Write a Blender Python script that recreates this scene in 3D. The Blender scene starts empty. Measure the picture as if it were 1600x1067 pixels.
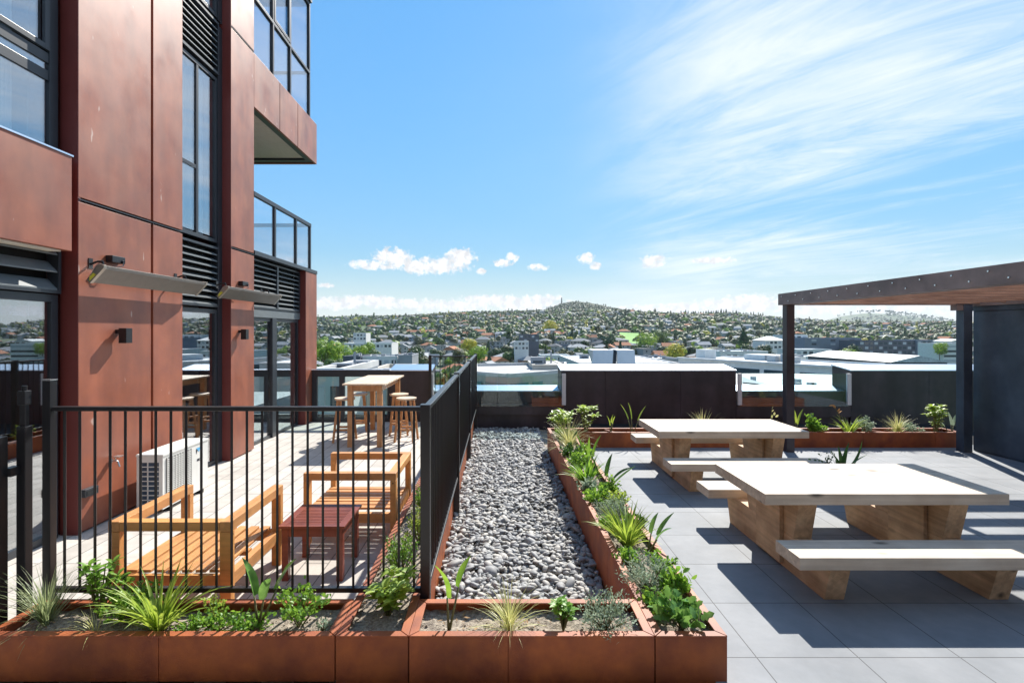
import bpy, bmesh, math, random
from mathutils import Vector, Matrix, noise
R = math.radians
random.seed(7)
scene = bpy.context.scene
COL = scene.collection

# ------------------------------------------------------------------ camera
FPX, VX, VY, CH = 792.0, 777.0, 518.0, 1.92      # focal length in photo pixels, vanishing point, eye height
cam_d = bpy.data.cameras.new('camera'); cam = bpy.data.objects.new('camera', cam_d); COL.objects.link(cam)
cam.location = (0, 0, CH); cam.rotation_euler = (R(90), 0, 0)
cam_d.sensor_width = 36; cam_d.lens = 36*FPX/1600
cam_d.shift_x = (800-VX)/1600; cam_d.shift_y = -(533.5-VY)/1600
cam_d.clip_start = 0.05; cam_d.clip_end = 30000
scene.camera = cam

# ------------------------------------------------------------------ light
MX, KY = 0.42, 1.05                      # shadow drift per metre of height (to -x, -y)
SUN_EL = math.atan(1/math.hypot(MX, KY)); SUN_AZ = math.atan2(MX, KY)   # azimuth from +y towards +x
sun_d = bpy.data.lights.new('sun', 'SUN'); sun = bpy.data.objects.new('sun', sun_d); COL.objects.link(sun)
sun_d.energy = 5.0; sun_d.angle = R(0.5); sun_d.color = (1.0, 0.95, 0.87)
sdir = Vector((MX, KY, 1)).normalized()
sun.rotation_euler = sdir.to_track_quat('Z', 'Y').to_euler(); sun.location = (10, 20, 25)

world = bpy.data.worlds.new("World"); scene.world = world; world.use_nodes = True
SKY_STRENGTH = 0.125
def build_world():
    nt = world.node_tree; N = nt.nodes; L = nt.links; N.clear()
    out = N.new('ShaderNodeOutputWorld'); bg = N.new('ShaderNodeBackground'); bg.inputs[1].default_value = SKY_STRENGTH
    L.new(bg.outputs[0], out.inputs[0])
    sky = N.new('ShaderNodeTexSky'); sky.sky_type = 'NISHITA'; sky.sun_disc = False
    sky.sun_elevation = SUN_EL; sky.sun_rotation = SUN_AZ; sky.altitude = 60
    sky.air_density = 1.0; sky.dust_density = 0.0; sky.ozone_density = 2.5
    tc = N.new('ShaderNodeTexCoord'); sep = N.new('ShaderNodeSeparateXYZ'); L.new(tc.outputs['Generated'], sep.inputs[0])
    def m(op, a, b=None, c=None, clamp=False):
        n = N.new('ShaderNodeMath'); n.operation = op; n.use_clamp = clamp
        for i, v in enumerate((a, b, c)):
            if v is None: continue
            if isinstance(v, (int, float)): n.inputs[i].default_value = v
            else: L.new(v, n.inputs[i])
        return n.outputs[0]
    X, Y, Z = sep.outputs[0], sep.outputs[1], sep.outputs[2]
    az = m('ARCTAN2', X, Y); el = m('ARCSINE', Z)
    def rng(v, a, b, c=0, d=1):
        n = N.new('ShaderNodeMapRange'); n.clamp = True; n.interpolation_type = 'SMOOTHSTEP'
        L.new(v, n.inputs[0]); n.inputs[1].default_value = a; n.inputs[2].default_value = b
        n.inputs[3].default_value = c; n.inputs[4].default_value = d; return n.outputs[0]
    def noi(vec, scale, det=6, rough=.55, dist=0):
        n = N.new('ShaderNodeTexNoise'); L.new(vec, n.inputs['Vector']); n.inputs['Scale'].default_value = scale
        n.inputs['Detail'].default_value = det; n.inputs['Roughness'].default_value = rough
        n.inputs['Distortion'].default_value = dist; return n.outputs[0]
    comb = N.new('ShaderNodeCombineXYZ'); L.new(az, comb.inputs[0]); L.new(el, comb.inputs[1])
    # puffy clouds: ellipses in azimuth and elevation with ragged edges
    n1 = noi(comb.outputs[0], 95, 8, .62); n2 = noi(comb.outputs[0], 15, 5, .6)
    edge = m('ADD', m('MULTIPLY', m('SUBTRACT', n1, .5), 4.2), m('MULTIPLY', m('SUBTRACT', n2, .5), 2.4))
    blobs = [(578,414,34,8),(612,404,32,15),(650,416,22,10),(690,414,44,13),(720,402,26,12),(752,424,8,5),(786,411,16,6),(800,402,12,7),(840,418,16,5),
             (916,403,13,9),(931,416,10,6),(1022,407,22,10),(1117,407,34,5),(508,446,14,4),
             (520,474,60,9),(580,470,60,8),(650,476,70,9),(720,478,60,8),(770,470,55,9),(830,476,60,13),(850,468,30,8),
             (1060,482,60,8),(1130,478,50,12),(1180,474,60,14),(1000,484,50,7),(1290,480,60,12),(1400,482,90,8),(1500,486,60,8),
             (300,470,120,12),(100,460,120,14),(1750,470,150,16)]
    tot = None
    for (px, py, w, h) in blobs:
        a = math.atan((px-VX)/FPX); e = math.atan((VY-py)/FPX*math.cos(a))
        ww = 1.12*w/FPX*math.cos(a)**2; hh = 1.2*h/FPX*math.cos(a)
        dx = m('MULTIPLY', m('SUBTRACT', az, a), 1/ww); dy = m('MULTIPLY', m('SUBTRACT', el, e), 1/hh)
        v = m('SUBTRACT', 1.0, m('ADD', m('MULTIPLY', dx, dx), m('MULTIPLY', dy, dy)))
        tot = v if tot is None else m('MAXIMUM', tot, v)
    puff = rng(m('ADD', m('MULTIPLY', m('MAXIMUM', tot, -3.0), 1.3), edge), -.1, 1.1)
    shade = rng(noi(comb.outputs[0], 60, 4, .6), .35, .65, .72, 1.0)
    # thin high cirrus: noise on a flat layer, strongly stretched
    den = m('ADD', m('MAXIMUM', Z, 0.0), .12)
    cx = m('DIVIDE', X, den); cy = m('DIVIDE', Y, den)
    cc = N.new('ShaderNodeCombineXYZ'); L.new(cx, cc.inputs[0]); L.new(cy, cc.inputs[1])
    mp = N.new('ShaderNodeMapping'); L.new(cc.outputs[0], mp.inputs[0]); mp.vector_type = 'TEXTURE'; mp.inputs['Rotation'].default_value = (0, 0, R(133)); mp.inputs['Scale'].default_value = (1.9, .62, 1)
    c1 = noi(mp.outputs[0], 1.3, 15, .70, 1.5)
    mp2 = N.new('ShaderNodeMapping'); L.new(cc.outputs[0], mp2.inputs[0]); mp2.inputs['Scale'].default_value = (.35, .5, 1); mp2.inputs['Location'].default_value = (3.1, 1.4, 0)
    c2 = noi(mp2.outputs[0], 1.0, 4, .5, .3)
    mask = m('MULTIPLY', rng(az, .1, .5), rng(el, .02, .11))
    lob = m('MULTIPLY', m('SUBTRACT', el, .30), .9)
    cir = m('MULTIPLY', rng(m('ADD', m('MULTIPLY', c1, .75), m('MULTIPLY', c2, .8)), .64, 1.06), mask)
    thin = m('MULTIPLY', rng(c2, .35, .75, .0, .2), rng(az, -.25, .45))
    veil = m('MULTIPLY', rng(el, .0, .16, 1, 0), .38)
    cover = m('MINIMUM', m('ADD', m('ADD', m('MULTIPLY', cir, .8), thin), veil), .8)
    # saturated blue
    hsv = N.new('ShaderNodeHueSaturation'); hsv.inputs['Hue'].default_value = .489; hsv.inputs['Saturation'].default_value = 1.2; hsv.inputs['Value'].default_value = 1.0
    # soften the bright aureole round the sun: c / (1 + lum/k)
    lum = N.new('ShaderNodeRGBToBW'); L.new(sky.outputs[0], lum.inputs[0])
    dv = m('DIVIDE', 2.25, m('ADD', 1.0, m('DIVIDE', lum.outputs[0], 1.6)))
    vs = N.new('ShaderNodeVectorMath'); vs.operation = 'SCALE'; L.new(sky.outputs[0], vs.inputs[0]); L.new(dv, vs.inputs['Scale'])
    L.new(vs.outputs[0], hsv.inputs['Color'])
    def mix(f, a, b):
        n = N.new('ShaderNodeMix'); n.data_type = 'RGBA'
        L.new(f, n.inputs[0])
        for s, v in ((6, a), (7, b)):
            if isinstance(v, tuple): n.inputs[s].default_value = v
            else: L.new(v, n.inputs[s])
        return n.outputs[2]
    CW = CLOUD
    s1 = mix(cover, hsv.outputs[0], (CW*.93, CW*.97, CW*1.02, 1))
    sc = N.new('ShaderNodeMix'); sc.data_type = 'RGBA'; L.new(shade, sc.inputs[0]); sc.inputs[6].default_value = (0, 0, 0, 1); sc.inputs[7].default_value = (CW*1.02, CW*1.02, CW*1.04, 1)
    s2 = mix(puff, s1, sc.outputs[2])
    # what lies below the horizon line is dim ground light
    s3 = mix(rng(el, -.05, -.005), (1.2, 1.3, 1.3, 1), s2)
    L.new(s3, bg.inputs[0])
CLOUD = 5.0
build_world()
scene.view_settings.view_transform = 'Standard'; scene.view_settings.look = 'None'
scene.view_settings.exposure = 0.85; scene.view_settings.gamma = 1; scene.view_settings.use_curve_mapping = False
scene.cycles.max_bounces = 8; scene.cycles.transparent_max_bounces = 16

# ------------------------------------------------------------------ helpers
def W(px, py, Y): return ((px-VX)*Y/FPX, Y, CH-(py-VY)*Y/FPX)
class MB:
    def __init__(s): s.v = []; s.f = []; s.mi = []
    def add(s, vs, fs, mi=0):
        o = len(s.v); s.v += [tuple(v) for v in vs]; s.f += [tuple(i+o for i in f) for f in fs]; s.mi += [mi]*len(fs); return s
    def box(s, x0, x1, y0, y1, z0, z1, mi=0):
        if x0 > x1: x0, x1 = x1, x0
        if y0 > y1: y0, y1 = y1, y0
        if z0 > z1: z0, z1 = z1, z0
        return s.add([(x0,y0,z0),(x1,y0,z0),(x1,y1,z0),(x0,y1,z0),(x0,y0,z1),(x1,y0,z1),(x1,y1,z1),(x0,y1,z1)],
                     [(0,3,2,1),(4,5,6,7),(0,1,5,4),(1,2,6,5),(2,3,7,6),(3,0,4,7)], mi)
    def hexa(s, p, mi=0):      # 8 points: bottom 4 ccw, top 4 ccw
        return s.add(p, [(0,3,2,1),(4,5,6,7),(0,1,5,4),(1,2,6,5),(2,3,7,6),(3,0,4,7)], mi)
    def prism(s, poly, a0, a1, axis='x', mi=0):   # poly in the two other axes
        n = len(poly)
        def P(p, a): return {'x': (a, p[0], p[1]), 'y': (p[0], a, p[1]), 'z': (p[0], p[1], a)}[axis]
        vs = [P(p, a0) for p in poly]+[P(p, a1) for p in poly]
        fs = [tuple(range(n))[::-1], tuple(range(n, 2*n))]+[(i, (i+1) % n, (i+1) % n+n, i+n) for i in range(n)]
        return s.add(vs, fs, mi)
    def quad(s, *p, mi=0): return s.add(p, [tuple(range(len(p)))], mi)
    def cyl(s, p0, p1, r0, r1=None, n=12, mi=0):
        r1 = r0 if r1 is None else r1
        p0 = Vector(p0); p1 = Vector(p1); d = (p1-p0).normalized()
        u = d.orthogonal().normalized(); w = d.cross(u)
        ring = lambda c, r: [c+(u*math.cos(2*math.pi*i/n)+w*math.sin(2*math.pi*i/n))*r for i in range(n)]
        return s.add(ring(p0, r0)+ring(p1, r1), [tuple(range(n))[::-1], tuple(range(n, 2*n))]+[(i, (i+1) % n, (i+1) % n+n, i+n) for i in range(n)], mi)
    def bar(s, p0, p1, wx, wy, mi=0):   # leaning square bar with horizontal ends
        (x, y, z), (X, Y, Z) = p0, p1; a = wx/2; b = wy/2
        return s.hexa([(x-a,y-b,z),(x+a,y-b,z),(x+a,y+b,z),(x-a,y+b,z),(X-a,Y-b,Z),(X+a,Y-b,Z),(X+a,Y+b,Z),(X-a,Y+b,Z)], mi)
    def tube(s, pts, r, n=8, mi=0):
        for a, b in zip(pts[:-1], pts[1:]): s.cyl(a, b, r, r, n, mi)
        return s
    def build(s, name, mat, parent=None, bevel=0, smooth=False, org=None, local=False, fix=True):
        me = bpy.data.meshes.new(name)
        o3 = Vector((0, 0, 0))
        if not local:
            if parent is not None:
                q = parent
                while q is not None: o3 = o3+q.location; q = q.parent
            elif org is not None: o3 = Vector(org)
        me.from_pydata([(v[0]-o3.x, v[1]-o3.y, v[2]-o3.z) for v in s.v], [], s.f)
        for mm in (mat if isinstance(mat, (list, tuple)) else [mat]): me.materials.append(mm)
        if any(s.mi): me.polygons.foreach_set('material_index', s.mi)
        if bevel or fix:
            bm = bmesh.new(); bm.from_mesh(me)
            if fix: bmesh.ops.recalc_face_normals(bm, faces=bm.faces)
            if bevel: bmesh.ops.bevel(bm, geom=list(bm.edges), offset=bevel, segments=2, profile=.6, affect='EDGES', clamp_overlap=True)
            bm.to_mesh(me); bm.free()
        if smooth: me.polygons.foreach_set('use_smooth', [True]*len(me.polygons))
        me.update()
        o = bpy.data.objects.new(name, me); COL.objects.link(o)
        if parent is not None: o.parent = parent
        elif org is not None: o.location = org
        return o
def tag(o, label=None, cat=None, group=None, kind=None):
    if label: o['label'] = label
    if cat: o['category'] = cat
    if group: o['group'] = group
    if kind: o['kind'] = kind
    return o
def thing(name, label, cat, loc=(0, 0, 0), group=None, rz=0):
    o = bpy.data.objects.new(name, None); COL.objects.link(o); o.location = loc; o.rotation_euler = (0, 0, rz); o.empty_display_size = .1
    return tag(o, label, cat, group)
def copy_tree(o, parent=None):
    c = o.copy(); COL.objects.link(c)
    if parent is not None: c.parent = parent
    for ch in list(o.children): copy_tree(ch, c)
    return c
def place(o, loc, rz=None, label=None, group=None, sc=None):
    o.location = loc
    if rz is not None: o.rotation_euler = (0, 0, rz)
    if sc is not None: o.scale = sc if isinstance(sc, tuple) else (sc,)*3
    if label: o['label'] = label
    if group: o['group'] = group
    return o

# ------------------------------------------------------------------ materials
MATS = {}
def mat(name, c1, c2=None, rough=.6, metal=0, scale=8, detail=5, spec=.5, bump=0, bscale=60, coord='Object', stretch=None, contrast=(.35, .65), extra=None, sheen=0):
    M = bpy.data.materials.new(name); M.use_nodes = True; nt = M.node_tree; N = nt.nodes; L = nt.links
    b = N['Principled BSDF']; b.inputs['Roughness'].default_value = rough; b.inputs['Metallic'].default_value = metal
    b.inputs['Specular IOR Level'].default_value = spec
    tc = N.new('ShaderNodeTexCoord'); vec = tc.outputs[coord]
    if stretch:
        mp = N.new('ShaderNodeMapping'); L.new(vec, mp.inputs[0]); mp.inputs['Scale'].default_value = stretch; vec = mp.outputs[0]
    if c2 is None: c2 = tuple(x*.88 for x in c1)
    nz = N.new('ShaderNodeTexNoise'); L.new(vec, nz.inputs['Vector']); nz.inputs['Scale'].default_value = scale; nz.inputs['Detail'].default_value = detail; nz.inputs['Roughness'].default_value = .6
    cr = N.new('ShaderNodeValToRGB'); L.new(nz.outputs[0], cr.inputs[0])
    cr.color_ramp.elements[0].position = contrast[0]; cr.color_ramp.elements[1].position = contrast[1]
    cr.color_ramp.elements[0].color = (*c2, 1); cr.color_ramp.elements[1].color = (*c1, 1)
    L.new(cr.outputs[0], b.inputs['Base Color'])
    if bump:
        n2 = N.new('ShaderNodeTexNoise'); L.new(vec, n2.inputs['Vector']); n2.inputs['Scale'].default_value = bscale; n2.inputs['Detail'].default_value = 6
        bp = N.new('ShaderNodeBump'); bp.inputs['Strength'].default_value = bump; bp.inputs['Distance'].default_value = .01
        L.new(n2.outputs[0], bp.inputs['Height']); L.new(bp.outputs[0], b.inputs['Normal'])
    MATS[name] = M
    if extra: extra(M, N, L, b, tc, cr)
    return M
def leafmat(name, c1, c2, trans=.35, rough=.45, scale=14):
    M = bpy.data.materials.new(name); M.use_nodes = True; nt = M.node_tree; N = nt.nodes; L = nt.links
    b = N['Principled BSDF']; b.inputs['Roughness'].default_value = rough; b.inputs['Specular IOR Level'].default_value = .4
    out = N['Material Output']
    tc = N.new('ShaderNodeTexCoord'); nz = N.new('ShaderNodeTexNoise'); L.new(tc.outputs['Object'], nz.inputs['Vector']); nz.inputs['Scale'].default_value = scale; nz.inputs['Detail'].default_value = 3
    cr = N.new('ShaderNodeValToRGB'); L.new(nz.outputs[0], cr.inputs[0]); cr.color_ramp.elements[0].position = .35; cr.color_ramp.elements[1].position = .65
    cr.color_ramp.elements[0].color = (*c2, 1); cr.color_ramp.elements[1].color = (*c1, 1)
    L.new(cr.outputs[0], b.inputs['Base Color'])
    t = N.new('ShaderNodeBsdfTranslucent'); hs = N.new('ShaderNodeHueSaturation'); hs.inputs['Hue'].default_value = .48; hs.inputs['Value'].default_value = 1.7
    L.new(cr.outputs[0], hs.inputs['Color']); L.new(hs.outputs[0], t.inputs[0])
    mx = N.new('ShaderNodeMixShader'); mx.inputs[0].default_value = trans; L.new(b.outputs[0], mx.inputs[1]); L.new(t.outputs[0], mx.inputs[2]); L.new(mx.outputs[0], out.inputs[0])
    MATS[name] = M; return M
def glassmat(name, tint=(.8, .88, .88), gloss=.25, power=1.0):
    M = bpy.data.materials.new(name); M.use_nodes = True; nt = M.node_tree; N = nt.nodes; L = nt.links
    N.remove(N['Principled BSDF']); out = N['Material Output']
    tr = N.new('ShaderNodeBsdfTransparent'); tr.inputs[0].default_value = (*tint, 1)
    gl = N.new('ShaderNodeBsdfGlossy'); gl.inputs['Roughness'].default_value = .01; gl.inputs[0].default_value = (.95, .97, 1, 1)
    lf = N.new('ShaderNodeLayerWeight'); lf.inputs[0].default_value = .5
    lw = N.new('ShaderNodeMath'); lw.operation = 'POWER'; L.new(lf.outputs['Facing'], lw.inputs[0]); lw.inputs[1].default_value = 4
    ad = N.new('ShaderNodeMath'); ad.operation = 'MULTIPLY_ADD'; ad.use_clamp = True; L.new(lw.outputs[0], ad.inputs[0]); ad.inputs[1].default_value = power; ad.inputs[2].default_value = gloss
    mx = N.new('ShaderNodeMixShader'); L.new(ad.outputs[0], mx.inputs[0]); L.new(tr.outputs[0], mx.inputs[1]); L.new(gl.outputs[0], mx.inputs[2]); L.new(mx.outputs[0], out.inputs[0])
    MATS[name] = M; return M
def streaks(lo=.75, sc=(1.2, 1.2, .25), scale=3.5):
    def f(M, N, L, b, tc, cr):
        mp = N.new('ShaderNodeMapping'); L.new(tc.outputs['Object'], mp.inputs[0]); mp.inputs['Scale'].default_value = sc
        nz = N.new('ShaderNodeTexNoise'); L.new(mp.outputs[0], nz.inputs['Vector']); nz.inputs['Scale'].default_value = scale; nz.inputs['Detail'].default_value = 7
        mr = N.new('ShaderNodeMapRange'); L.new(nz.outputs[0], mr.inputs[0]); mr.inputs[1].default_value = .35; mr.inputs[2].default_value = .65; mr.inputs[3].default_value = lo; mr.inputs[4].default_value = 1.08
        mu = N.new('ShaderNodeMix'); mu.data_type = 'RGBA'; mu.blend_type = 'MULTIPLY'; mu.inputs[0].default_value = 1
        L.new(cr.outputs[0], mu.inputs[6]); L.new(mr.outputs[0], mu.inputs[7]); L.new(mu.outputs[2], b.inputs['Base Color'])
    return f
def mottle(name_rough=(.32, .55)):
    def f(M, N, L, b, tc, cr):
        streaks(.78)(M, N, L, b, tc, cr)
        nz = N.new('ShaderNodeTexNoise'); L.new(tc.outputs['Object'], nz.inputs['Vector']); nz.inputs['Scale'].default_value = 2.2; nz.inputs['Detail'].default_value = 8
        mr = N.new('ShaderNodeMapRange'); L.new(nz.outputs[0], mr.inputs[0]); mr.inputs[1].default_value = .3; mr.inputs[2].default_value = .7; mr.inputs[3].default_value = name_rough[0]; mr.inputs[4].default_value = name_rough[1]
        L.new(mr.outputs[0], b.inputs['Roughness'])
        # a few pale scuffs
        n3 = N.new('ShaderNodeTexNoise'); mp = N.new('ShaderNodeMapping'); L.new(tc.outputs['Object'], mp.inputs[0]); mp.inputs['Rotation'].default_value = (.5, 0, 0); mp.inputs['Scale'].default_value = (1, 2.6, 1)
        L.new(mp.outputs[0], n3.inputs['Vector']); n3.inputs['Scale'].default_value = 4.2; n3.inputs['Detail'].default_value = 2
        m2 = N.new('ShaderNodeMapRange'); L.new(n3.outputs[0], m2.inputs[0]); m2.inputs[1].default_value = .735; m2.inputs[2].default_value = .78; m2.inputs[4].default_value = .5
        src = b.inputs['Base Color'].links[0].from_socket
        mx = N.new('ShaderNodeMix'); mx.data_type = 'RGBA'; L.new(m2.outputs[0], mx.inputs[0]); L.new(src, mx.inputs[6]); mx.inputs[7].default_value = (.6, .5, .45, 1); L.new(mx.outputs[2], b.inputs['Base Color'])
    return f
def tiles(size, groove, ox=0, oy=0, dark=.35, off=0, var=.06, wx=1.0, wy=1.0):
    def f(M, N, L, b, tc, cr):
        mp = N.new('ShaderNodeMapping'); L.new(tc.outputs['Object'], mp.inputs[0]); mp.inputs['Location'].default_value = (ox, oy, 0)
        br = N.new('ShaderNodeTexBrick'); L.new(mp.outputs[0], br.inputs['Vector']); br.offset = off; br.inputs['Scale'].default_value = 1.0
        br.inputs['Brick Width'].default_value = size*wx; br.inputs['Row Height'].default_value = size*wy; br.inputs['Mortar Size'].default_value = groove; br.inputs['Mortar Smooth'].default_value = .1
        br.inputs['Color1'].default_value = (1, 1, 1, 1); br.inputs['Color2'].default_value = (1-var*2, 1-var*2, 1-var*2, 1); br.inputs['Mortar'].default_value = (dark, dark, dark, 1)
        mu = N.new('ShaderNodeMix'); mu.data_type = 'RGBA'; mu.blend_type = 'MULTIPLY'; mu.inputs[0].default_value = 1
        L.new(cr.outputs[0], mu.inputs[6]); L.new(br.outputs['Color'], mu.inputs[7]); L.new(mu.outputs[2], b.inputs['Base Color'])
        n5 = N.new('ShaderNodeTexNoise'); L.new(tc.outputs['Object'], n5.inputs['Vector']); n5.inputs['Scale'].default_value = 1.1; n5.inputs['Detail'].default_value = 10; n5.inputs['Roughness'].default_value = .7
        r5 = N.new('ShaderNodeMapRange'); L.new(n5.outputs[0], r5.inputs[0]); r5.inputs[1].default_value = .38; r5.inputs[2].default_value = .66; r5.inputs[3].default_value = .86; r5.inputs[4].default_value = 1.06
        m5 = N.new('ShaderNodeMix'); m5.data_type = 'RGBA'; m5.blend_type = 'MULTIPLY'; m5.inputs[0].default_value = 1
        L.new(mu.outputs[2], m5.inputs[6]); L.new(r5.outputs[0], m5.inputs[7]); L.new(m5.outputs[2], b.inputs['Base Color'])
        bp = N.new('ShaderNodeBump'); bp.invert = True; bp.inputs['Strength'].default_value = .6; bp.inputs['Distance'].default_value = .004
        L.new(br.outputs['Fac'], bp.inputs['Height']); L.new(bp.outputs[0], b.inputs['Normal'])
    return f
def woodgrain(axis=0, knots=True, amt=.6):
    def f(M, N, L, b, tc, cr):
        mp = N.new('ShaderNodeMapping'); L.new(tc.outputs['Object'], mp.inputs[0])
        sc = [26, 26, 26]; sc[axis] = 1.1; mp.inputs['Scale'].default_value = sc
        nz = N.new('ShaderNodeTexNoise'); L.new(mp.outputs[0], nz.inputs['Vector']); nz.inputs['Scale'].default_value = 1; nz.inputs['Detail'].default_value = 7; nz.inputs['Distortion'].default_value = .5
        mr = N.new('ShaderNodeMapRange'); L.new(nz.outputs[0], mr.inputs[0]); mr.inputs[1].default_value = .3; mr.inputs[2].default_value = .7; mr.inputs[3].default_value = amt; mr.inputs[4].default_value = 1.08
        mu = N.new('ShaderNodeMix'); mu.data_type = 'RGBA'; mu.blend_type = 'MULTIPLY'; mu.inputs[0].default_value = 1
        L.new(cr.outputs[0], mu.inputs[6]); L.new(mr.outputs[0], mu.inputs[7]); res = mu.outputs[2]
        if knots:
            vo = N.new('ShaderNodeTexVoronoi'); m2 = N.new('ShaderNodeMapping'); L.new(tc.outputs['Object'], m2.inputs[0])
            s2 = [4.2, 4.2, 4.2]; s2[axis] = 1.9; m2.inputs['Scale'].default_value = s2; m2.inputs['Location'].default_value = (.37, .21, .66)
            L.new(m2.outputs[0], vo.inputs['Vector']); vo.inputs['Scale'].default_value = 1
            r2 = N.new('ShaderNodeMapRange'); L.new(vo.outputs['Distance'], r2.inputs[0]); r2.inputs[1].default_value = .06; r2.inputs[2].default_value = .15; r2.inputs[3].default_value = .22; r2.inputs[4].default_value = 1
            m3 = N.new('ShaderNodeMix'); m3.data_type = 'RGBA'; m3.blend_type = 'MULTIPLY'; m3.inputs[0].default_value = 1
            L.new(res, m3.inputs[6]); L.new(r2.outputs[0], m3.inputs[7]); res = m3.outputs[2]
        L.new(res, b.inputs['Base Color'])
        bp = N.new('ShaderNodeBump'); bp.inputs['Strength'].default_value = .25; bp.inputs['Distance'].default_value = .004; L.new(nz.outputs[0], bp.inputs['Height']); L.new(bp.outputs[0], b.inputs['Normal'])
    return f
corten = mat('corten', (.42, .112, .026), (.25, .058, .022), rough=.6, scale=5, bump=.15, bscale=120, extra=streaks(.72, (1, 1, .5), 3))
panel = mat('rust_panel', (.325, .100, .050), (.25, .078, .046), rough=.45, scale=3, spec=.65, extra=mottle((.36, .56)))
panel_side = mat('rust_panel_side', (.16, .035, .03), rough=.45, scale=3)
dark_steel = mat('dark_steel_cladding', (.062, .05, .058), (.034, .030, .038), rough=.42, scale=2.5, spec=.5, extra=streaks(.6, (1, 1, .4), 2.5))
blue_steel = mat('blue_grey_steel', (.07, .10, .14), (.045, .066, .098), rough=.45, scale=3, extra=streaks(.65, (1, 1, .5), 2.5))
cap_metal = mat('pale_cap_flashing', (.52, .62, .76), (.46, .56, .70), rough=.33, metal=.85, scale=2)
black_metal = mat('black_powdercoat', (.012, .012, .015), rough=.35, scale=20)
frame_metal = mat('window_frame', (.03, .036, .045), rough=.35, scale=10)
louvre_metal = mat('louvre_blade', (.16, .18, .19), rough=.4, scale=10)
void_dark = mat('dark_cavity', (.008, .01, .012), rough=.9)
paver = mat('terrace_paver', (.25, .262, .278), (.19, .205, .222), rough=.75, scale=2.3, detail=10, extra=tiles(.6, .0035, ox=.27, oy=.01, dark=.28, var=.02))
deckm = mat('pale_deck_paver', (.60, .555, .50), (.49, .45, .405), rough=.7, scale=6, detail=8, extra=tiles(.3, .005, ox=0, oy=0, dark=.3, off=.5, var=.09, wx=.9, wy=1))
def deck_rot(M):
    for n in M.node_tree.nodes:
        if n.type == 'TEX_BRICK': n.inputs['Brick Width'].default_value = 1.2; n.inputs['Row Height'].default_value = .2
        if n.type == 'MAPPING': n.inputs['Rotation'].default_value = (0, 0, R(90))
deck_rot(deckm)
soilm = mat('sandy_soil', (.44, .38, .30), (.18, .145, .115), rough=.95, scale=55, detail=10, bump=.9, bscale=140)
stone = mat('river_pebble', (.42, .41, .385), (.25, .25, .252), rough=.65, scale=7, detail=4)
timber = mat('bleached_timber', (.68, .58, .46), (.56, .45, .34), rough=.7, scale=3, extra=woodgrain(0, True, .78))
timber_leg = mat('bleached_timber_leg', (.68, .45, .26), (.50, .31, .17), rough=.7, scale=5, extra=woodgrain(1, True, .7))
pergola_wood = mat('pergola_timber', (.60, .36, .24), (.42, .24, .16), rough=.6, scale=3, extra=woodgrain(0, False, .7))
teak = mat('orange_teak', (.68, .33, .105), (.56, .25, .075), rough=.45, scale=6, extra=woodgrain(0, False, .8))
teak_pale = mat('pale_teak', (.74, .58, .42), (.62, .46, .31), rough=.5, scale=6, extra=woodgrain(1, False, .82))
teak_leg = mat('teak_leg', (.60, .30, .13), (.46, .22, .09), rough=.5, scale=8, extra=woodgrain(2, False, .8))
redwood = mat('red_hardwood', (.27, .075, .045), (.19, .05, .032), rough=.3, scale=8, extra=woodgrain(0, False, .75))
white_plastic = mat('white_appliance', (.72, .72, .68), rough=.45, scale=4)
heater_metal = mat('heater_body', (.20, .18, .16), rough=.35, metal=.4, scale=10)
heater_rim = mat('heater_trim', (.45, .40, .34), rough=.3, metal=.7, scale=10)
yellow_label = mat('yellow_sticker', (.65, .6, .06), rough=.5)
steel_bright = mat('bright_steel', (.7, .7, .7), rough=.25, metal=.9)
logo_blue = mat('logo_blue', (.12, .42, .70), rough=.5)
logo_black = mat('logo_black', (.02, .02, .03), rough=.5)
white_wall = mat('white_render', (.72, .72, .70), (.62, .62, .61), rough=.8, scale=1)
white_metal = mat('white_metal', (.75, .74, .72), rough=.5, scale=3)
curtain_m = mat('curtain', (.80, .82, .84), (.52, .56, .60), rough=.9, scale=5, stretch=(8, 8, .1))
soffit_m = mat('soffit_board', (.76, .72, .63), (.66, .62, .53), rough=.7, scale=12, stretch=(8, .4, 1))
room_m = mat('dim_interior', (.30, .30, .29), rough=.9, scale=1)
room_floor = mat('interior_floor', (.22, .2, .17), rough=.6, scale=2)
win_glass = glassmat('window_glass', (.76, .82, .84), .32, .9)
clear_glass = glassmat('balustrade_glass', (.86, .94, .93), .05, .8)
box_glass = glassmat('balcony_glass', (.86, .91, .95), .16, .9)
leaf_bright = leafmat('leaf_bright', (.20, .37, .045), (.10, .24, .028))
leaf_deep = leafmat('leaf_deep', (.055, .15, .025), (.03, .085, .015), .25)
leaf_yel = leafmat('leaf_yellow_green', (.34, .45, .07), (.20, .32, .04))
leaf_grey = leafmat('leaf_grey_green', (.34, .42, .30), (.20, .28, .18), .2, .7)
leaf_straw = leafmat('leaf_straw', (.62, .60, .28), (.40, .43, .15), .3)
leaf_gloss = leafmat('leaf_glossy', (.17, .34, .08), (.09, .22, .045), .25, .25)
stem_m = mat('plant_stem', (.16, .15, .05), (.10, .10, .04), rough=.7, scale=20)
flower_m = mat('dry_seedhead', (.65, .33, .10), rough=.8)
litterm = mat('dead_leaf', (.38, .24, .11), (.20, .12, .06), rough=.9, scale=30)
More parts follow.
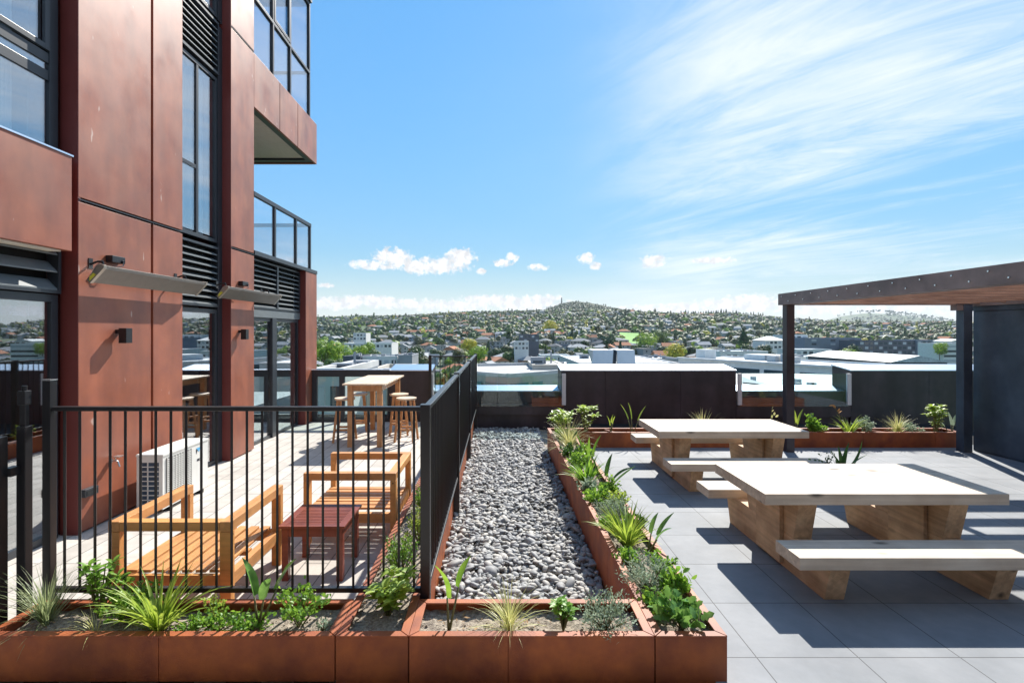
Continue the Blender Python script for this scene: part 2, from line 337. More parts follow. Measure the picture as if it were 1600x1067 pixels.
# ------------------------------------------------------------------ terrace floors
def struct(name, mb, m, **k): return tag(mb.build(name, m, **k), kind='structure')
struct('terrace_floor', MB().box(1.20, 9.5, -3, 8.6, -.3, 0), paver)
struct('painted_shade_margin', MB().box(1.20, 9.5, 8.604, 10.84, -.3, -.05), void_dark)  # floor strip behind the planter, parapet shade painted in as near black
struct('timber_deck_floor', MB().box(-4.6, -.80, 3.0, 10.84, -.3, 0.0), deckm)
struct('pebble_bed_base', MB().box(-.80, 1.20, 2.9, 10.84, -.45, -.18), soilm)
struct('roof_slab', MB().box(-12, 9.5, -3, 11.6, -1.4, -.46), void_dark)
struct('walkway_floor', MB().box(-4.6, -2.86, -3, 2.996, -.3, -.002).box(-2.86, 1.196, -3, 2.72, -.3, -.002), deckm)

# ------------------------------------------------------------------ planters
def planter(name, label, x0, x1, y0, y1, zt, zb, seams_y=(), seams_x=(), dividers=(), group='rusty steel planter boxes', soil_z=.185, seed=0):
    cx, cy = (x0+x1)/2, (y0+y1)/2; t = .006; rw = .048
    r = thing(name, label, 'planter', (cx, cy, 0), group)
    w = MB(); h = zt-.012
    def wall_x(xa, xb, y, sgn):      # panels along x with fine gaps at the seams
        cuts = [xa]+[s for s in seams_x if xa < s < xb]+[xb]
        for a, b in zip(cuts[:-1], cuts[1:]): w.box(a+.0025, b-.0025, y, y+sgn*t, zb, h)
        w.box(xa+.01, xb-.01, y+sgn*t, y+sgn*(t+.004), zb, h)
    def wall_y(ya, yb, x, sgn):
        cuts = [ya]+[s for s in seams_y if ya < s < yb]+[yb]
        for a, b in zip(cuts[:-1], cuts[1:]): w.box(x, x+sgn*t, a+.0025, b-.0025, zb, h)
        w.box(x+sgn*t, x+sgn*(t+.004), ya+.01, yb-.01, zb, h)
    wall_x(x0, x1, y0, 1); wall_x(x0, x1, y1, -1); wall_y(y0+.012, y1-.012, x0, 1); wall_y(y0+.012, y1-.012, x1, -1)
    w.build('side_wall', corten, r, fix=True)
    rim = MB(); g = .0018
    def pr(poly): rim.prism(poly, h, zt, 'z')
    pr([(x0+g*2, y0), (x1-g*2, y0), (x1-rw-g*2, y0+rw), (x0+rw+g*2, y0+rw)])
    pr([(x0+rw+g*2, y1-rw), (x1-rw-g*2, y1-rw), (x1-g*2, y1), (x0+g*2, y1)])
    pr([(x0, y0+g*2), (x0+rw, y0+rw+g*2), (x0+rw, y1-rw-g*2), (x0, y1-g*2)])
    pr([(x1, y0+g*2), (x1, y1-g*2), (x1-rw, y1-rw-g*2), (x1-rw, y0+rw+g*2)])
    rim.build('rim', corten, r, bevel=.0012)
    if dividers:
        d = MB()
        for (a, b) in dividers:
            if x1-x0 > y1-y0: d.bar_h = d.hexa([(a-.012,y0+rw,.2),(a+.012,y0+rw,.2),(b+.012,y1-rw,.2),(b-.012,y1-rw,.2),(a-.012,y0+rw,zt-.014),(a+.012,y0+rw,zt-.014),(b+.012,y1-rw,zt-.014),(b-.012,y1-rw,zt-.014)])
        d.build('brace', corten, r)
    # soil surface with clods
    s = MB(); rng_ = random.Random(seed); step = .03 if (x1-x0)*(y1-y0) < 3 else .035
    nx = max(6, int((x1-x0-.02)/step)); ny = max(6, int((y1-y0-.02)/step))
    for j in range(ny+1):
        for i in range(nx+1):
            x = x0+.011+(x1-x0-.022)*i/nx; y = y0+.011+(y1-y0-.022)*j/ny
            z = soil_z+.022*noise.noise(Vector((x*4, y*4, seed)))+.016*noise.noise(Vector((x*22, y*22, seed)))+.006*rng_.random()
            s.v.append((x, y, z))
    for j in range(ny):
        for i in range(nx): a = j*(nx+1)+i; s.f.append((a, a+1, a+nx+2, a+nx+1)); s.mi.append(0)
    # little stones in the soil
    for k in range(int(260*(x1-x0)*(y1-y0))+40):
        x = rng_.uniform(x0+.03, x1-.03); y = rng_.uniform(y0+.03, y1-.03); q = rng_.uniform(.004, .011)
        z = soil_z+.022*noise.noise(Vector((x*4, y*4, seed)))+.004
        s.hexa([(x-q,y-q*.7,z-q),(x+q,y-q,z-q),(x+q*.8,y+q,z-q),(x-q,y+q,z-q),(x-q*.5,y-q*.5,z+q*.6),(x+q*.5,y-q*.4,z+q*.7),(x+q*.4,y+q*.5,z+q*.6),(x-q*.4,y+q*.5,z+q*.5)])
    for k in range(int(120*(x1-x0)*(y1-y0))+14):      # dead leaves and twigs
        x = rng_.uniform(x0+.03, x1-.03); y = rng_.uniform(y0+.03, y1-.03); z = soil_z+.022*noise.noise(Vector((x*4, y*4, seed)))+.014; a = rng_.uniform(0, 6.28); L_ = rng_.uniform(.008, .022); c, d = math.cos(a)*L_, math.sin(a)*L_; q = rng_.uniform(.15, .5)
        s.quad((x-c, y-d, z), (x+d*q, y-c*q, z+.004), (x+c, y+d, z+rng_.uniform(0, .008)), (x-d*q, y+c*q, z+.003), mi=1)
    s.build('soil', [soilm, litterm], r, fix=False)
    return r
PF, PB = 2.784, 3.17
planter('planter_box', 'long rusty steel planter across the left foreground, below the picket railing', -2.83, -.892, PF, PB, .25, 0, seams_x=(-1.86,), seed=1)
planter('planter_box', 'narrow rusty planter running back along the foot of the side railing, beside the armchair', -.889, -.489, PF, 10.6, .25, -.2, seams_y=(4.0, 5.2, 6.4, 7.6, 8.8), seed=2)
planter('planter_box', 'short rusty planter in the foreground closing the near end of the pebble bed', -.486, .865, PF, PB, .25, -.2, seams_x=(.06,), seed=3)
planter('planter_box', 'long rusty planter packed with plants between the pebble bed and the grey paving', .868, 1.265, PF, 8.8, .25, -.2, seams_y=(4.0, 5.2, 6.4, 7.6), seed=4)
planter('planter_box', 'rusty planter along the far side of the grey paving, in front of the dark parapet', 1.268, 7.72, 8.4, 8.8, .25, 0, seams_x=(2.46, 3.66, 4.86, 6.06, 7.26),
        dividers=((2.0,1.85),(5.35,5.15),(6.55,6.35),(7.1,6.95)), seed=5)

# ------------------------------------------------------------------ pebbles
def pebbles():
    rr = random.Random(5); base = []
    for k in range(7):
        bm = bmesh.new(); bmesh.ops.create_icosphere(bm, subdivisions=2, radius=1)
        off = Vector((k*7.3, k*3.1, 0))
        for v in bm.verts: v.co *= 1+.22*noise.noise(v.co*1.1+off)
        base.append(([v.co.copy() for v in bm.verts], [tuple(x.index for x in f.verts) for f in bm.faces])); bm.free()
    s = MB(); cell = {}
    def put(x, y, z, a, b, c):
        vs, fs = rr.choice(base); rot = Matrix.Rotation(rr.uniform(0, 6.28), 3, 'Z') @ Matrix.Rotation(rr.gauss(0, .28), 3, 'X') @ Matrix.Rotation(rr.gauss(0, .28), 3, 'Y')
        p = Vector((x, y, z)); s.add([rot @ Vector((v.x*a, v.y*b, v.z*c))+p for v in vs], fs)
    for layer, (z0, n) in enumerate(((-.165, 4600), (-.14, 5400), (-.122, 2600))):
        for k in range(n):
            x = rr.uniform(-.475, .855); y = rr.uniform(3.19, 10.75)
            q = rr.choice((.016, .02, .024, .028, .034))*rr.uniform(.8, 1.15)
            if rr.random() < .03: q *= 1.5
            put(x, y, z0+rr.uniform(-.014, .014)+.018*noise.noise(Vector((x*2, y*2, 3))), q*rr.uniform(1.15, 1.7), q*rr.uniform(.75, 1.05), q*rr.uniform(.38, .56))
    o = s.build('pebbles', pebble_mat(), None, smooth=True, fix=False)
    tag(o, 'grey rounded river pebbles filling the strip between the planters', 'pebbles', kind='stuff')
def pebble_mat():
    M = stone; nt = M.node_tree; N = nt.nodes; L = nt.links; b = N['Principled BSDF']; cr = [n for n in N if n.type == 'VALTORGB'][0]
    g = N.new('ShaderNodeNewGeometry'); r2 = N.new('ShaderNodeValToRGB'); L.new(g.outputs['Random Per Island'], r2.inputs[0])
    e = r2.color_ramp.elements; e[0].color = (.55, .57, .60, 1); e[1].position = 1; e[1].color = (1.25, 1.22, 1.14, 1)
    a = r2.color_ramp.elements.new(.5); a.color = (.9, .92, .95, 1); a = r2.color_ramp.elements.new(.93); a.color = (1.1, 1.05, .98, 1)
    mu = N.new('ShaderNodeMix'); mu.data_type = 'RGBA'; mu.blend_type = 'MULTIPLY'; mu.inputs[0].default_value = 1
    L.new(cr.outputs[0], mu.inputs[6]); L.new(r2.outputs[0], mu.inputs[7]); L.new(mu.outputs[2], b.inputs['Base Color'])
    return M
pebbles()

# ------------------------------------------------------------------ parapet
WY = 10.80
def block(name, label, x0, x1, seams):
    r = thing(name, label, 'parapet block', ((x0+x1)/2, WY, 0), 'dark clad parapet blocks')
    b = MB(); cuts = [x0]+list(seams)+[x1]
    for a, c in zip(cuts[:-1], cuts[1:]): b.box(a+.003, c-.003, WY, WY+.02, .10, 1.075)
    b.prism([(WY+.02, -.3), (11.42, -.3), (11.42, 1.14), (WY+.02, 1.075)], x0+.004, x1-.004, 'x')
    b.build('cladding', dark_steel, r)
    MB().prism([(WY-.012, 1.078), (WY-.012, 1.10), (11.45, 1.183), (11.45, 1.16)], x0-.012, x1+.012, 'x').build('cap_flashing', cap_metal, r)
    return r
block('parapet_block', 'dark parapet block behind the bar table', -2.29, -1.40, ())
block('parapet_block', 'wide dark parapet block in the middle, left of the glass gap with the pergola post', 1.36, 5.09, (2.3, 3.9))
block('parapet_block', 'dark parapet block at the right, under the pergola beam', 7.54, 13.0, (9.2,))
w = thing('low_parapet', 'low dark clad upstand running along the terrace edge under the glass', 'low wall', (0, WY, 0))
for (a, c, z) in ((-1.396, 1.356, .15), (5.094, 7.536, .10)): MB().box(a, c, WY, WY+.02, z, .365).build('cladding', dark_steel, w)
MB().box(-4.5, 1.356, WY+.06, WY+.12, -.35, .15).box(-1.396, 1.356, WY+.021, WY+.1, .151, .36).build('plinth', dark_steel, w)
MB().box(5.094, 7.536, WY+.06, WY+.12, -.35, .1).box(5.094, 7.536, WY+.021, WY+.1, .101, .36).build('plinth', dark_steel, w)
b = MB()
for (a, c) in ((-1.396, 1.35), (5.1, 7.53)): b.box(a, c, WY+.2, 11.40, -.4, .62)
b.build('outer_wall', dark_steel, w)
b = MB()
for (a, c) in ((-1.396, 1.35), (5.1, 7.53)): b.prism([(WY+.19, .62), (WY+.19, .64), (11.45, .715), (11.45, .69)], a, c, 'x')
b.build('cap_flashing', cap_metal, w)
def glass_rail(label, x0, x1, seams):
    r = thing('glass_balustrade', label, 'glass balustrade', ((x0+x1)/2, WY-.02, .33), 'frameless glass balustrade panes')
    cuts = [x0]+list(seams)+[x1]
    for a, c in zip(cuts[:-1], cuts[1:]): MB().box(a+.006, c-.006, WY-.035, WY-.023, .33, 1.03).build('glass_pane', clear_glass, r)
    for x in (x0, x1): MB().box(x-.04, x+.04, WY-.055, WY-.004, .36, 1.03).build('end_post', white_metal, r, bevel=.003)
    return r
glass_rail('clear glass pane between two dark parapet blocks at the end of the pebble bed', -1.39, 1.415, (.0,))
glass_rail('clear glass pane in the gap behind the pergola post', 5.15, 7.47, (6.3,))
# framed glazing at the far end of the deck
r = thing('glazed_end_screen', 'dark framed glass screen at the far end of the deck, behind the bar table', 'glass screen', (-3.1, WY, 0))
MB().box(-3.94, -2.29, WY-.02, WY+.06, .96, 1.10).build('top_rail', frame_metal, r, bevel=.003); MB().box(-3.94, -2.29, WY-.02, WY+.06, .0, .09).build('bottom_rail', frame_metal, r, bevel=.003)
MB().box(-3.95, -2.28, WY-.03, WY+.07, 1.10, 1.112).build('rail_cap', cap_metal, r)
for x in (-3.89, -3.31): MB().box(x-.055, x+.055, WY-.018, WY+.058, .09, .96).build('post', frame_metal, r, bevel=.003)
MB().box(-2.34, -2.295, WY-.018, WY+.058, .09, .96).build('post', frame_metal, r)
MB().box(-3.835, -3.365, WY+.01, WY+.022, .09, .96).build('glass_pane', clear_glass, r)
MB().box(-3.255, -2.34, WY+.01, WY+.022, .09, .96).build('glass_pane', clear_glass, r)

# ------------------------------------------------------------------ railings
def railing(label, p0, p1, posts, zt, zb, spacing=.097, post_h=None, rail_r=.02, pz=0, ext=None):
    (x0, y0), (x1, y1) = p0, p1; L_ = math.hypot(x1-x0, y1-y0); ux, uy = (x1-x0)/L_, (y1-y0)/L_
    r = thing('picket_railing', label, 'railing', ((x0+x1)/2, (y0+y1)/2, 0), 'black picket railings round the deck')
    alongx = abs(ux) > abs(uy); hw = .022
    for t in posts:
        x, y = x0+ux*t, y0+uy*t
        o = MB().box(x-.03, x+.03, y-.03, y+.03, pz, zt+.008).build('post', black_metal, r, bevel=.003)
        MB().box(x-.033, x+.033, y-.033, y+.033, zt+.008, zt+.014).build('post_cap', black_metal, r, bevel=.002)
    a, c = min(x0, x1), max(x0, x1); d, e = min(y0, y1), max(y0, y1)
    if alongx: MB().box(a+.03, c-.03, y0-hw, y0+hw, zt-.028, zt).build('top_rail', black_metal, r, bevel=.004); MB().box(a+.03, c-.03, y0-.018, y0+.018, zb-.03, zb).build('bottom_rail', black_metal, r, bevel=.004)
    else: MB().box(x0-hw, x0+hw, d+.03, e-.03, zt-.028, zt).build('top_rail', black_metal, r, bevel=.004); MB().box(x0-.018, x0+.018, d+.03, e-.03, zb-.03, zb).build('bottom_rail', black_metal, r, bevel=.004)
    t = spacing
    while t < L_-spacing*.5:
        x, y = x0+ux*t, y0+uy*t
        if all(abs(t-q) > .055 for q in posts): MB().cyl((x, y, zb-.002), (x, y, zt-.026), .008, n=8).build('picket', black_metal, r, smooth=False)
        t += spacing
    return r
XF = -.455
f1 = railing('black picket railing across the left foreground, between planter and armchair', (-2.845, 3.22), (XF, 3.22), (2.39,), 1.445, .30, spacing=.0965)
MB().box(-2.87, -2.82, 3.195, 3.245, 0, 1.61).build('post', black_metal, f1, bevel=.003)
MB().box(-2.873, -2.817, 3.192, 3.248, 1.61, 1.618).build('post_cap', steel_bright, f1)
railing('long black picket railing running away beside the pebble bed', (XF, 3.25), (XF, 10.66), (2.45, 4.92, 7.38), 1.445, .30, spacing=.097, pz=-.15)
railing('short black picket railing at the far corner, above the parapet and end post', (-1.42, 10.72), (XF, 10.72), (.0,), 1.41, .30, spacing=.105, pz=0)
# gate stiles at the far left
g = thing('pool_gate', 'black metal gate frame with a latch post, cut off by the left edge', 'gate', (-2.9, 3.05, 0))
MB().box(-2.905, -2.85, 3.06, 3.11, .02, 1.345).build('gate_stile', black_metal, g, bevel=.003)
MB().box(-2.96, -2.905, 2.96, 3.01, .02, 1.30).build('gate_stile', black_metal, g, bevel=.003)
MB().box(-3.9, -2.96, 2.965, 3.005, 1.25, 1.285).box(-3.9, -2.96, 2.965, 3.005, .08, .12).build('gate_rail', black_metal, g, bevel=.003)
b = MB()
for k in range(9): b.cyl((-3.06-.097*k, 2.985, .12), (-3.06-.097*k, 2.985, 1.25), .008, n=8)
b.build('gate_pickets', black_metal, g)
la = MB().box(-2.9, -2.866, 3.075, 3.105, 1.345, 1.50).build('latch_post', black_metal, g, bevel=.003)
MB().box(-2.906, -2.858, 3.065, 3.112, 1.475, 1.56).build('latch_body', black_metal, la, bevel=.004)
MB().cyl((-2.882, 3.09, 1.56), (-2.882, 3.09, 1.59), .014).build('latch_knob', black_metal, la, smooth=False)
MB().box(-2.93, -2.88, 3.0, 3.07, 1.06, 1.11).build('hinge', black_metal, g)

# ------------------------------------------------------------------ building on the left
BX = -3.95; GX = -4.09
bd = thing('apartment_building', 'tall apartment building on the left clad in rust red metal panels with dark framed windows', 'building', (-6, 6, 0))
Z1, Z2, Z3 = 3.19, 6.47, 9.75; TOP = 13.0
def facepanel(y0, y1, z0, z1):
    MB().box(BX-.03, BX, y0, y1, z0, z1).build('metal_panel', panel, bd, bevel=.003)
cols = [(4.78, 6.36, (5.80,)), (7.52, 8.23, ()), (10.46, 11.09, ())]
for (y0, y1, cuts) in cols:
    top = TOP if y0 < 9 else 3.17
    zs = [(0.02, 3.145), (3.19, 6.43), (6.47, 9.71), (9.75, 13.0)] if y0 < 9 else [(0.02, 3.165)]
    ys = [y0]+list(cuts)+[y1]
    for (z0, z1) in zs:
        for k, (a, c) in enumerate(zip(ys[:-1], ys[1:])): facepanel(a+(.02 if k else 0), c-(.02 if k < len(ys)-2 else 0), z0, z1)
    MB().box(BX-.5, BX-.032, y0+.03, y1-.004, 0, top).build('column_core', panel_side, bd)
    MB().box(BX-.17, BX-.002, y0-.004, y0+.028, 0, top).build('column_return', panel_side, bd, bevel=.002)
for (y0, y1, cuts) in cols[:2]:
    for z in (Z1-.02, Z2-.02): MB().box(BX-.031, BX+.006, y0, y1, z-.006, z+.004).build('drip_flashing', frame_metal, bd)
def pane(y0, y1, z0, z1, m=None, x=GX-.02): return MB().box(x-.008, x, y0, y1, z0, z1).build('window_pane', m or win_glass, bd)
def frame(y0, y1, z0, z1, w=.05, vs=(), hs=(), name='window_frame', x=GX, dp=.06):
    f = MB(); f.box(x-dp, x, y0, y0+w, z0, z1).box(x-dp, x, y1-w, y1, z0, z1).box(x-dp, x, y0+w, y1-w, z1-w, z1).box(x-dp, x, y0+w, y1-w, z0, z0+w)
    for v in vs: f.box(x-dp+.003, x-.003, v-w/2, v+w/2, z0+w, z1-w)
    for (h, a, c) in hs: f.box(x-dp+.006, x-.006, a+.001, c-.001, h-w/2, h+w/2)
    return f.build(name, frame_metal, bd, bevel=.002)
def louvre(y0, y1, z0, z1, n, vs=(), x=GX+.02):
    b = MB(); dz = (z1-z0-.06)/n
    for k in range(n):
        z = z0+.03+dz*k
        b.hexa([(x-.09, y0+.03, z+dz*.62), (x, y0+.03, z+.0), (x, y1-.03, z+.0), (x-.09, y1-.03, z+dz*.62),
                (x-.09, y0+.03, z+dz*.62+.006), (x, y0+.03, z+.014), (x, y1-.03, z+.014), (x-.09, y1-.03, z+dz*.62+.006)])
    l = b.build('louvre', louvre_metal, bd)
    f = MB(); f.box(x-.1, x+.01, y0, y0+.03, z0, z1).box(x-.1, x+.01, y1-.03, y1, z0, z1).box(x-.1, x+.01, y0+.03, y1-.03, z1-.03, z1).box(x-.1, x+.01, y0+.03, y1-.03, z0, z0+.03)
    for v in vs: f.box(x-.1, x+.012, v-.03, v+.03, z0+.03, z1-.03)
    f.build('louvre_frame', frame_metal, bd); MB().box(x-.14, x-.13, y0, y1, z0, z1).build('louvre_backing', void_dark, bd)
# left bay (nearest)
for fl in range(4):
    zb = (0, Z1, Z2, Z3)[fl]
    if fl == 0:
        pane(-2.9, 4.68, .05, 2.22); frame(-2.95, 4.72, 0, 2.26, .07, vs=(2.3,)); louvre(-2.95, 4.72, 2.27, 3.14, 5)
    else:
        pane(-2.9, 4.66, zb+.1, zb+2.6); frame(-2.95, 4.72, zb+.02, zb+2.7, .09, vs=(3.3,), hs=((zb+1.06, -2.9, 4.63), (zb+1.22, -2.9, 4.63)))
        frame(3.345, 4.62, zb+1.28, zb+2.6, .05, name='opening_sash', x=GX+.015, dp=.03)
        louvre(-2.95, 4.72, zb+2.72, zb+3.26, 5)
        if fl > 1 or True:
            c = MB(); n = 60
            for k in range(n):
                y = -1+5.4*k/n; c.quad((GX-.15+.03*math.sin(k*1.9), y, zb+.1), (GX-.15+.03*math.sin((k+1)*1.9), y+5.4/n, zb+.1), (GX-.15+.03*math.sin((k+1)*1.9), y+5.4/n, zb+2.6), (GX-.15+.03*math.sin(k*1.9), y, zb+2.6))
            c.build('curtain', curtain_m, bd, smooth=True)
# projecting spandrel box on the left
sp = MB().box(-4.16, -3.925, -3, 4.676, 2.66, 3.53).build('spandrel_box', panel, bd, bevel=.004)
MB().box(-4.17, -3.915, -3, 4.686, 3.53, 3.545).build('spandrel_cap', cap_metal, bd)
MB().box(-4.10, -3.96, -3, 4.6, 2.645, 2.658).build('soffit', soffit_m, bd)
# second bay
for fl in range(4):
    zb = (0, Z1, Z2, Z3)[fl]; y0, y1 = 6.36, 7.52
    if fl == 0: pane(y0+.03, y1-.15, .05, 2.2); frame(y0, y1-.12, 0, 2.24, .06); louvre(y0, y1-.12, 2.27, 3.14, 9)
    else:
        pane(y0+.03, y1-.15, zb+.1, zb+2.35); frame(y0, y1-.12, zb+.02, zb+2.42, .05, vs=(6.92,), hs=((zb+.97, 6.36, 6.895),)); louvre(y0, y1-.12, zb+2.46, zb+3.22, 8)
        c = MB(); n = 12
        for k in range(n):
            y = 6.5+.8*k/n; c.quad((GX-.14+.03*math.sin(k*1.9), y, zb+.1), (GX-.14+.03*math.sin((k+1)*1.9), y+.8/n, zb+.1), (GX-.14+.03*math.sin((k+1)*1.9), y+.8/n, zb+2.35), (GX-.14+.03*math.sin(k*1.9), y, zb+2.35))
        c.build('curtain', curtain_m, bd, smooth=True)
    MB().box(GX-.12, GX+.01, y1-.12, y1-.0, zb, zb+3.2).build('window_jamb', frame_metal, bd)
# ground floor corner bay with the door
pane(8.26, 9.15, .05, 2.1); pane(9.34, 10.3, .05, 2.1)
frame(8.23, 10.42, 0, 2.16, .06, vs=(9.2, 9.3)); MB().box(GX-.02, GX+.03, 9.16, 9.34, .0, 2.16).build('door_stile', frame_metal, bd, bevel=.003)
MB().box(GX-.03, GX+.02, 8.23, 10.46, 2.165, 2.30).build('door_head', louvre_metal, bd); louvre(8.23, 10.44, 2.31, 3.14, 9, vs=(9.38,))
# first-floor balcony: floor, glass balustrade, open corner, soffit and the glazed box above
MB().box(-9, BX+.01, 8.24, 11.1, 3.17, 3.24).build('balcony_floor', frame_metal, bd)
for (a, c) in ((8.26, 9.0), (9.06, 9.95), (10.01, 10.70)): MB().box(BX-.03, BX-.022, a, c, 3.25, 4.13).build('glass_pane', box_glass, bd)
b = MB(); b.box(BX-.055, BX+.005, 8.23, 10.76, 4.13, 4.20)
for y in (9.03, 9.98, 10.73): b.box(BX-.05, BX, y-.03, y+.03, 3.24, 4.13)
b.box(-9, BX-.055, 10.70, 10.76, 4.13, 4.20)
b.build('balustrade_frame', frame_metal, bd, bevel=.003)
MB().box(-9, BX-.06, 10.72, 10.73, 3.25, 4.13).build('glass_pane', box_glass, bd)
for (a, c) in ((8.235, 9.2), (9.22, 10.03), (10.05, 11.09)): MB().box(BX-.04, BX, a, c, 5.57, 6.44).build('spandrel_panel', panel, bd, bevel=.003)
MB().box(-9, BX-.04, 11.03, 11.09, 5.57, 6.44).build('spandrel_panel', panel, bd)
MB().box(-9, BX-.045, 8.24, 11.02, 5.66, 6.40).build('balcony_slab', void_dark, bd)
MB().box(BX-.16, BX-.045, 8.24, 11.02, 5.585, 5.655).box(-9, BX-.16, 10.86, 11.02, 5.585, 5.655).build('soffit_trim', frame_metal, bd)
s = MB()
for k in range(22): s.box(-9, BX-.165, 8.25+k*.1185, 8.25+k*.1185+.112, 5.63, 5.65)
s.build('soffit', soffit_m, bd)
for fl, z0 in ((0, 6.46), (1, 9.75)):
    ys = (8.26, 9.0, 9.75, 10.74)
    for a, c in zip(ys[:-1], ys[1:]):
        MB().box(BX-.06, BX-.05, a, c, z0, z0+.92).build('glass_pane', box_glass, bd); MB().box(BX-.06, BX-.05, a, c, z0+.95, z0+2.35).build('glass_pane', box_glass, bd)
    b = MB()
    for y in (9.0, 9.75, 10.74): b.box(BX-.08, BX-.02, y-.025, y+.025, z0, z0+2.35)
    b.box(BX-.082, BX-.018, 8.24, 10.76, z0+.91, z0+.96).box(BX-.082, BX-.018, 8.24, 10.76, z0+2.35, z0+2.42).box(-9, BX-.08, 10.72, 10.77, z0+.91, z0+.96).box(-9, BX-.08, 10.72, 10.77, z0+2.35, z0+2.42)
    for x in (-5.2, -6.6): b.box(x-.03, x+.03, 10.72, 10.77, z0, z0+2.35)
    b.build('balcony_frame', frame_metal, bd, bevel=.002)
    MB().box(-9, BX-.09, 10.735, 10.745, z0, z0+2.35).build('glass_pane', box_glass, bd)
    frame(9.72, 10.7, z0+.97, z0+2.33, .05, name='opening_sash', x=BX-.01, dp=.03) if fl == 0 and False else None
    frame(9.02, 9.73, z0+.98, z0+2.33, .06, name='opening_sash', x=BX-.012, dp=.04)
    MB().box(-9, BX-.05, 8.24, 10.8, z0+2.43, z0+3.28).build('floor_slab', frame_metal, bd)
    louvre(8.24, 10.78, z0+2.43, z0+3.2, 8, x=BX+.005)
# interior behind the glass: floors, back walls, some furniture
MB().box(-8.5, -8.3, -3, 8.2, 0, 13).build('interior_wall', room_m, bd)
MB().box(-8.3, -4.2, 8.0, 8.2, 3.2, 13).build('interior_wall', room_m, bd)
MB().box(-8.3, GX-.1, 10.44, 10.6, 0, 3.17).build('interior_wall', white_wall, bd)
for z in (0.0, Z1-.1, Z2-.1, Z3-.1): MB().box(-8.3, GX-.15, -3, 8.2 if z > 1 else 10.4, z-.06, z+.0).build('interior_floor', room_floor, bd)
MB().box(-5.4, -5.1, 4.4, 4.7, 0, 3.1).box(-5.6, -5.3, 7.25, 7.4, 0, 3.1).build('interior_pillar', white_wall, bd)
MB().box(-5.6, -4.5, 6.5, 7.3, 0, .85).box(-5.65, -4.45, 6.45, 7.35, .85, .89).build('interior_counter', white_wall, bd, bevel=.004)
MB().box(-9, -8.5, -3, 11.3, 0, 13).build('rear_wall', panel, bd)
MB().box(-9, BX-.05, -3, 11.05, 13, 13.2).build('roof', frame_metal, bd)
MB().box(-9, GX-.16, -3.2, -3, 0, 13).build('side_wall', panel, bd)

# added wall behind the camera, cuts the fill light to deepen the shadows
w = thing('added_fill_blocker', 'added dark wall behind the camera that blocks fill light', 'building', (2, -3, 0))
MB().box(-3.9, 12, -3.6, -2.6, 0, 5.5).build('wall', dark_steel, w); MB().box(-3.95, 12.1, -3.7, -2.5, 5.5, 5.6).build('cap_flashing', cap_metal, w)
# ------------------------------------------------------------------ fittings on the building wall
def heater(y0, y1, label):
    r = thing('radiant_heater', label, 'heater', (BX, (y0+y1)/2, 2.5), 'slim heaters on the wall')
    prof = [(-3.885, 2.415), (-3.855, 2.385), (-3.735, 2.515), (-3.73, 2.545), (-3.77, 2.555), (-3.80, 2.535)]
    MB().prism(prof, y0+.04, y1-.04, 'y').build('heater_body', heater_metal, r, bevel=.003)
    cx_, cz_ = -3.80, 2.475
    big = [(cx_+(x-cx_)*1.08, cz_+(z-cz_)*1.08) for x, z in prof]
    for a in (y0, y1-.04): MB().prism(big, a, a+.039, 'y').build('end_cap', heater_rim, r, bevel=.003)
    MB().prism([(-3.862, 2.40), (-3.835, 2.425), (-3.80, 2.46), (-3.825, 2.475), (-3.86, 2.44)], y0-.004, y0-.001, 'y').build('sticker', yellow_label, r)
    for y in (y0+.12, y1-.3):
        MB().tube([(BX, y, 2.57), (BX+.07, y, 2.60), (BX+.12, y, 2.60), (BX+.125, y, 2.55)], .011).box(BX, BX+.006, y-.025, y+.025, 2.53, 2.63).build('bracket', black_metal, r)
    return r
heater(4.80, 6.52, 'long slim radiant heater on the nearest rust column, above the bigger wall lamp')
heater(7.02, 8.78, 'radiant heater further along the wall, on the second rust column')
def jbox(y, z, label):
    r = thing('junction_box', label, 'junction box', (BX, y, z), 'small black boxes feeding the heaters')
    MB().box(BX, BX+.07, y-.09, y+.09, z-.035, z+.035).build('box_body', black_metal, r, bevel=.006)
    MB().cyl((BX+.06, y+.05, z-.01), (BX+.085, y+.05, z-.02), .016).build('cable_gland', frame_metal, r)
    MB().tube([(BX+.08, y+.05, z-.02), (BX+.10, y+.02, z-.06), (BX+.09, y-.05, z-.085), (BX+.07, y-.12, z-.095), (BX+.06, y-.18, z-.10)], .005, 6).build('cable', frame_metal, r)
jbox(5.20, 2.655, 'small black junction box above the nearer wall heater')
jbox(7.82, 2.655, 'small black junction box above the farther wall heater')
def wlight(y, label):
    r = thing('wall_lamp', label, 'wall lamp', (BX, y, 1.88), 'black box wall lamps')
    MB().box(BX, BX+.05, y-.03, y+.03, 1.90, 1.94).build('bracket', black_metal, r)
    MB().box(BX+.045, BX+.125, y-.045, y+.045, 1.80, 1.955).build('lamp_body', black_metal, r, bevel=.003)
wlight(5.27, 'black box lamp on the nearest rust column, under the longer heater'); wlight(7.76, 'black box lamp on the second rust column')
r = thing('outdoor_socket', 'small black socket box low on the nearest rust column', 'socket', (BX, 4.88, .38))
MB().box(BX, BX+.05, 4.80, 4.96, .345, .42).build('socket_body', frame_metal, r, bevel=.004); MB().box(BX+.05, BX+.054, 4.815, 4.945, .36, .405).build('socket_lid', void_dark, r)
r = thing('garden_tap', 'pale metal tap sticking out of the rust column left of the air conditioner', 'tap', (BX, 5.18, .6))
MB().cyl((BX, 5.18, .6), (BX+.07, 5.18, .6), .009).cyl((BX+.07, 5.18, .6), (BX+.09, 5.18, .54), .009).cyl((BX, 5.18, .6), (BX+.008, 5.18, .6), .025).build('spout', steel_bright, r)
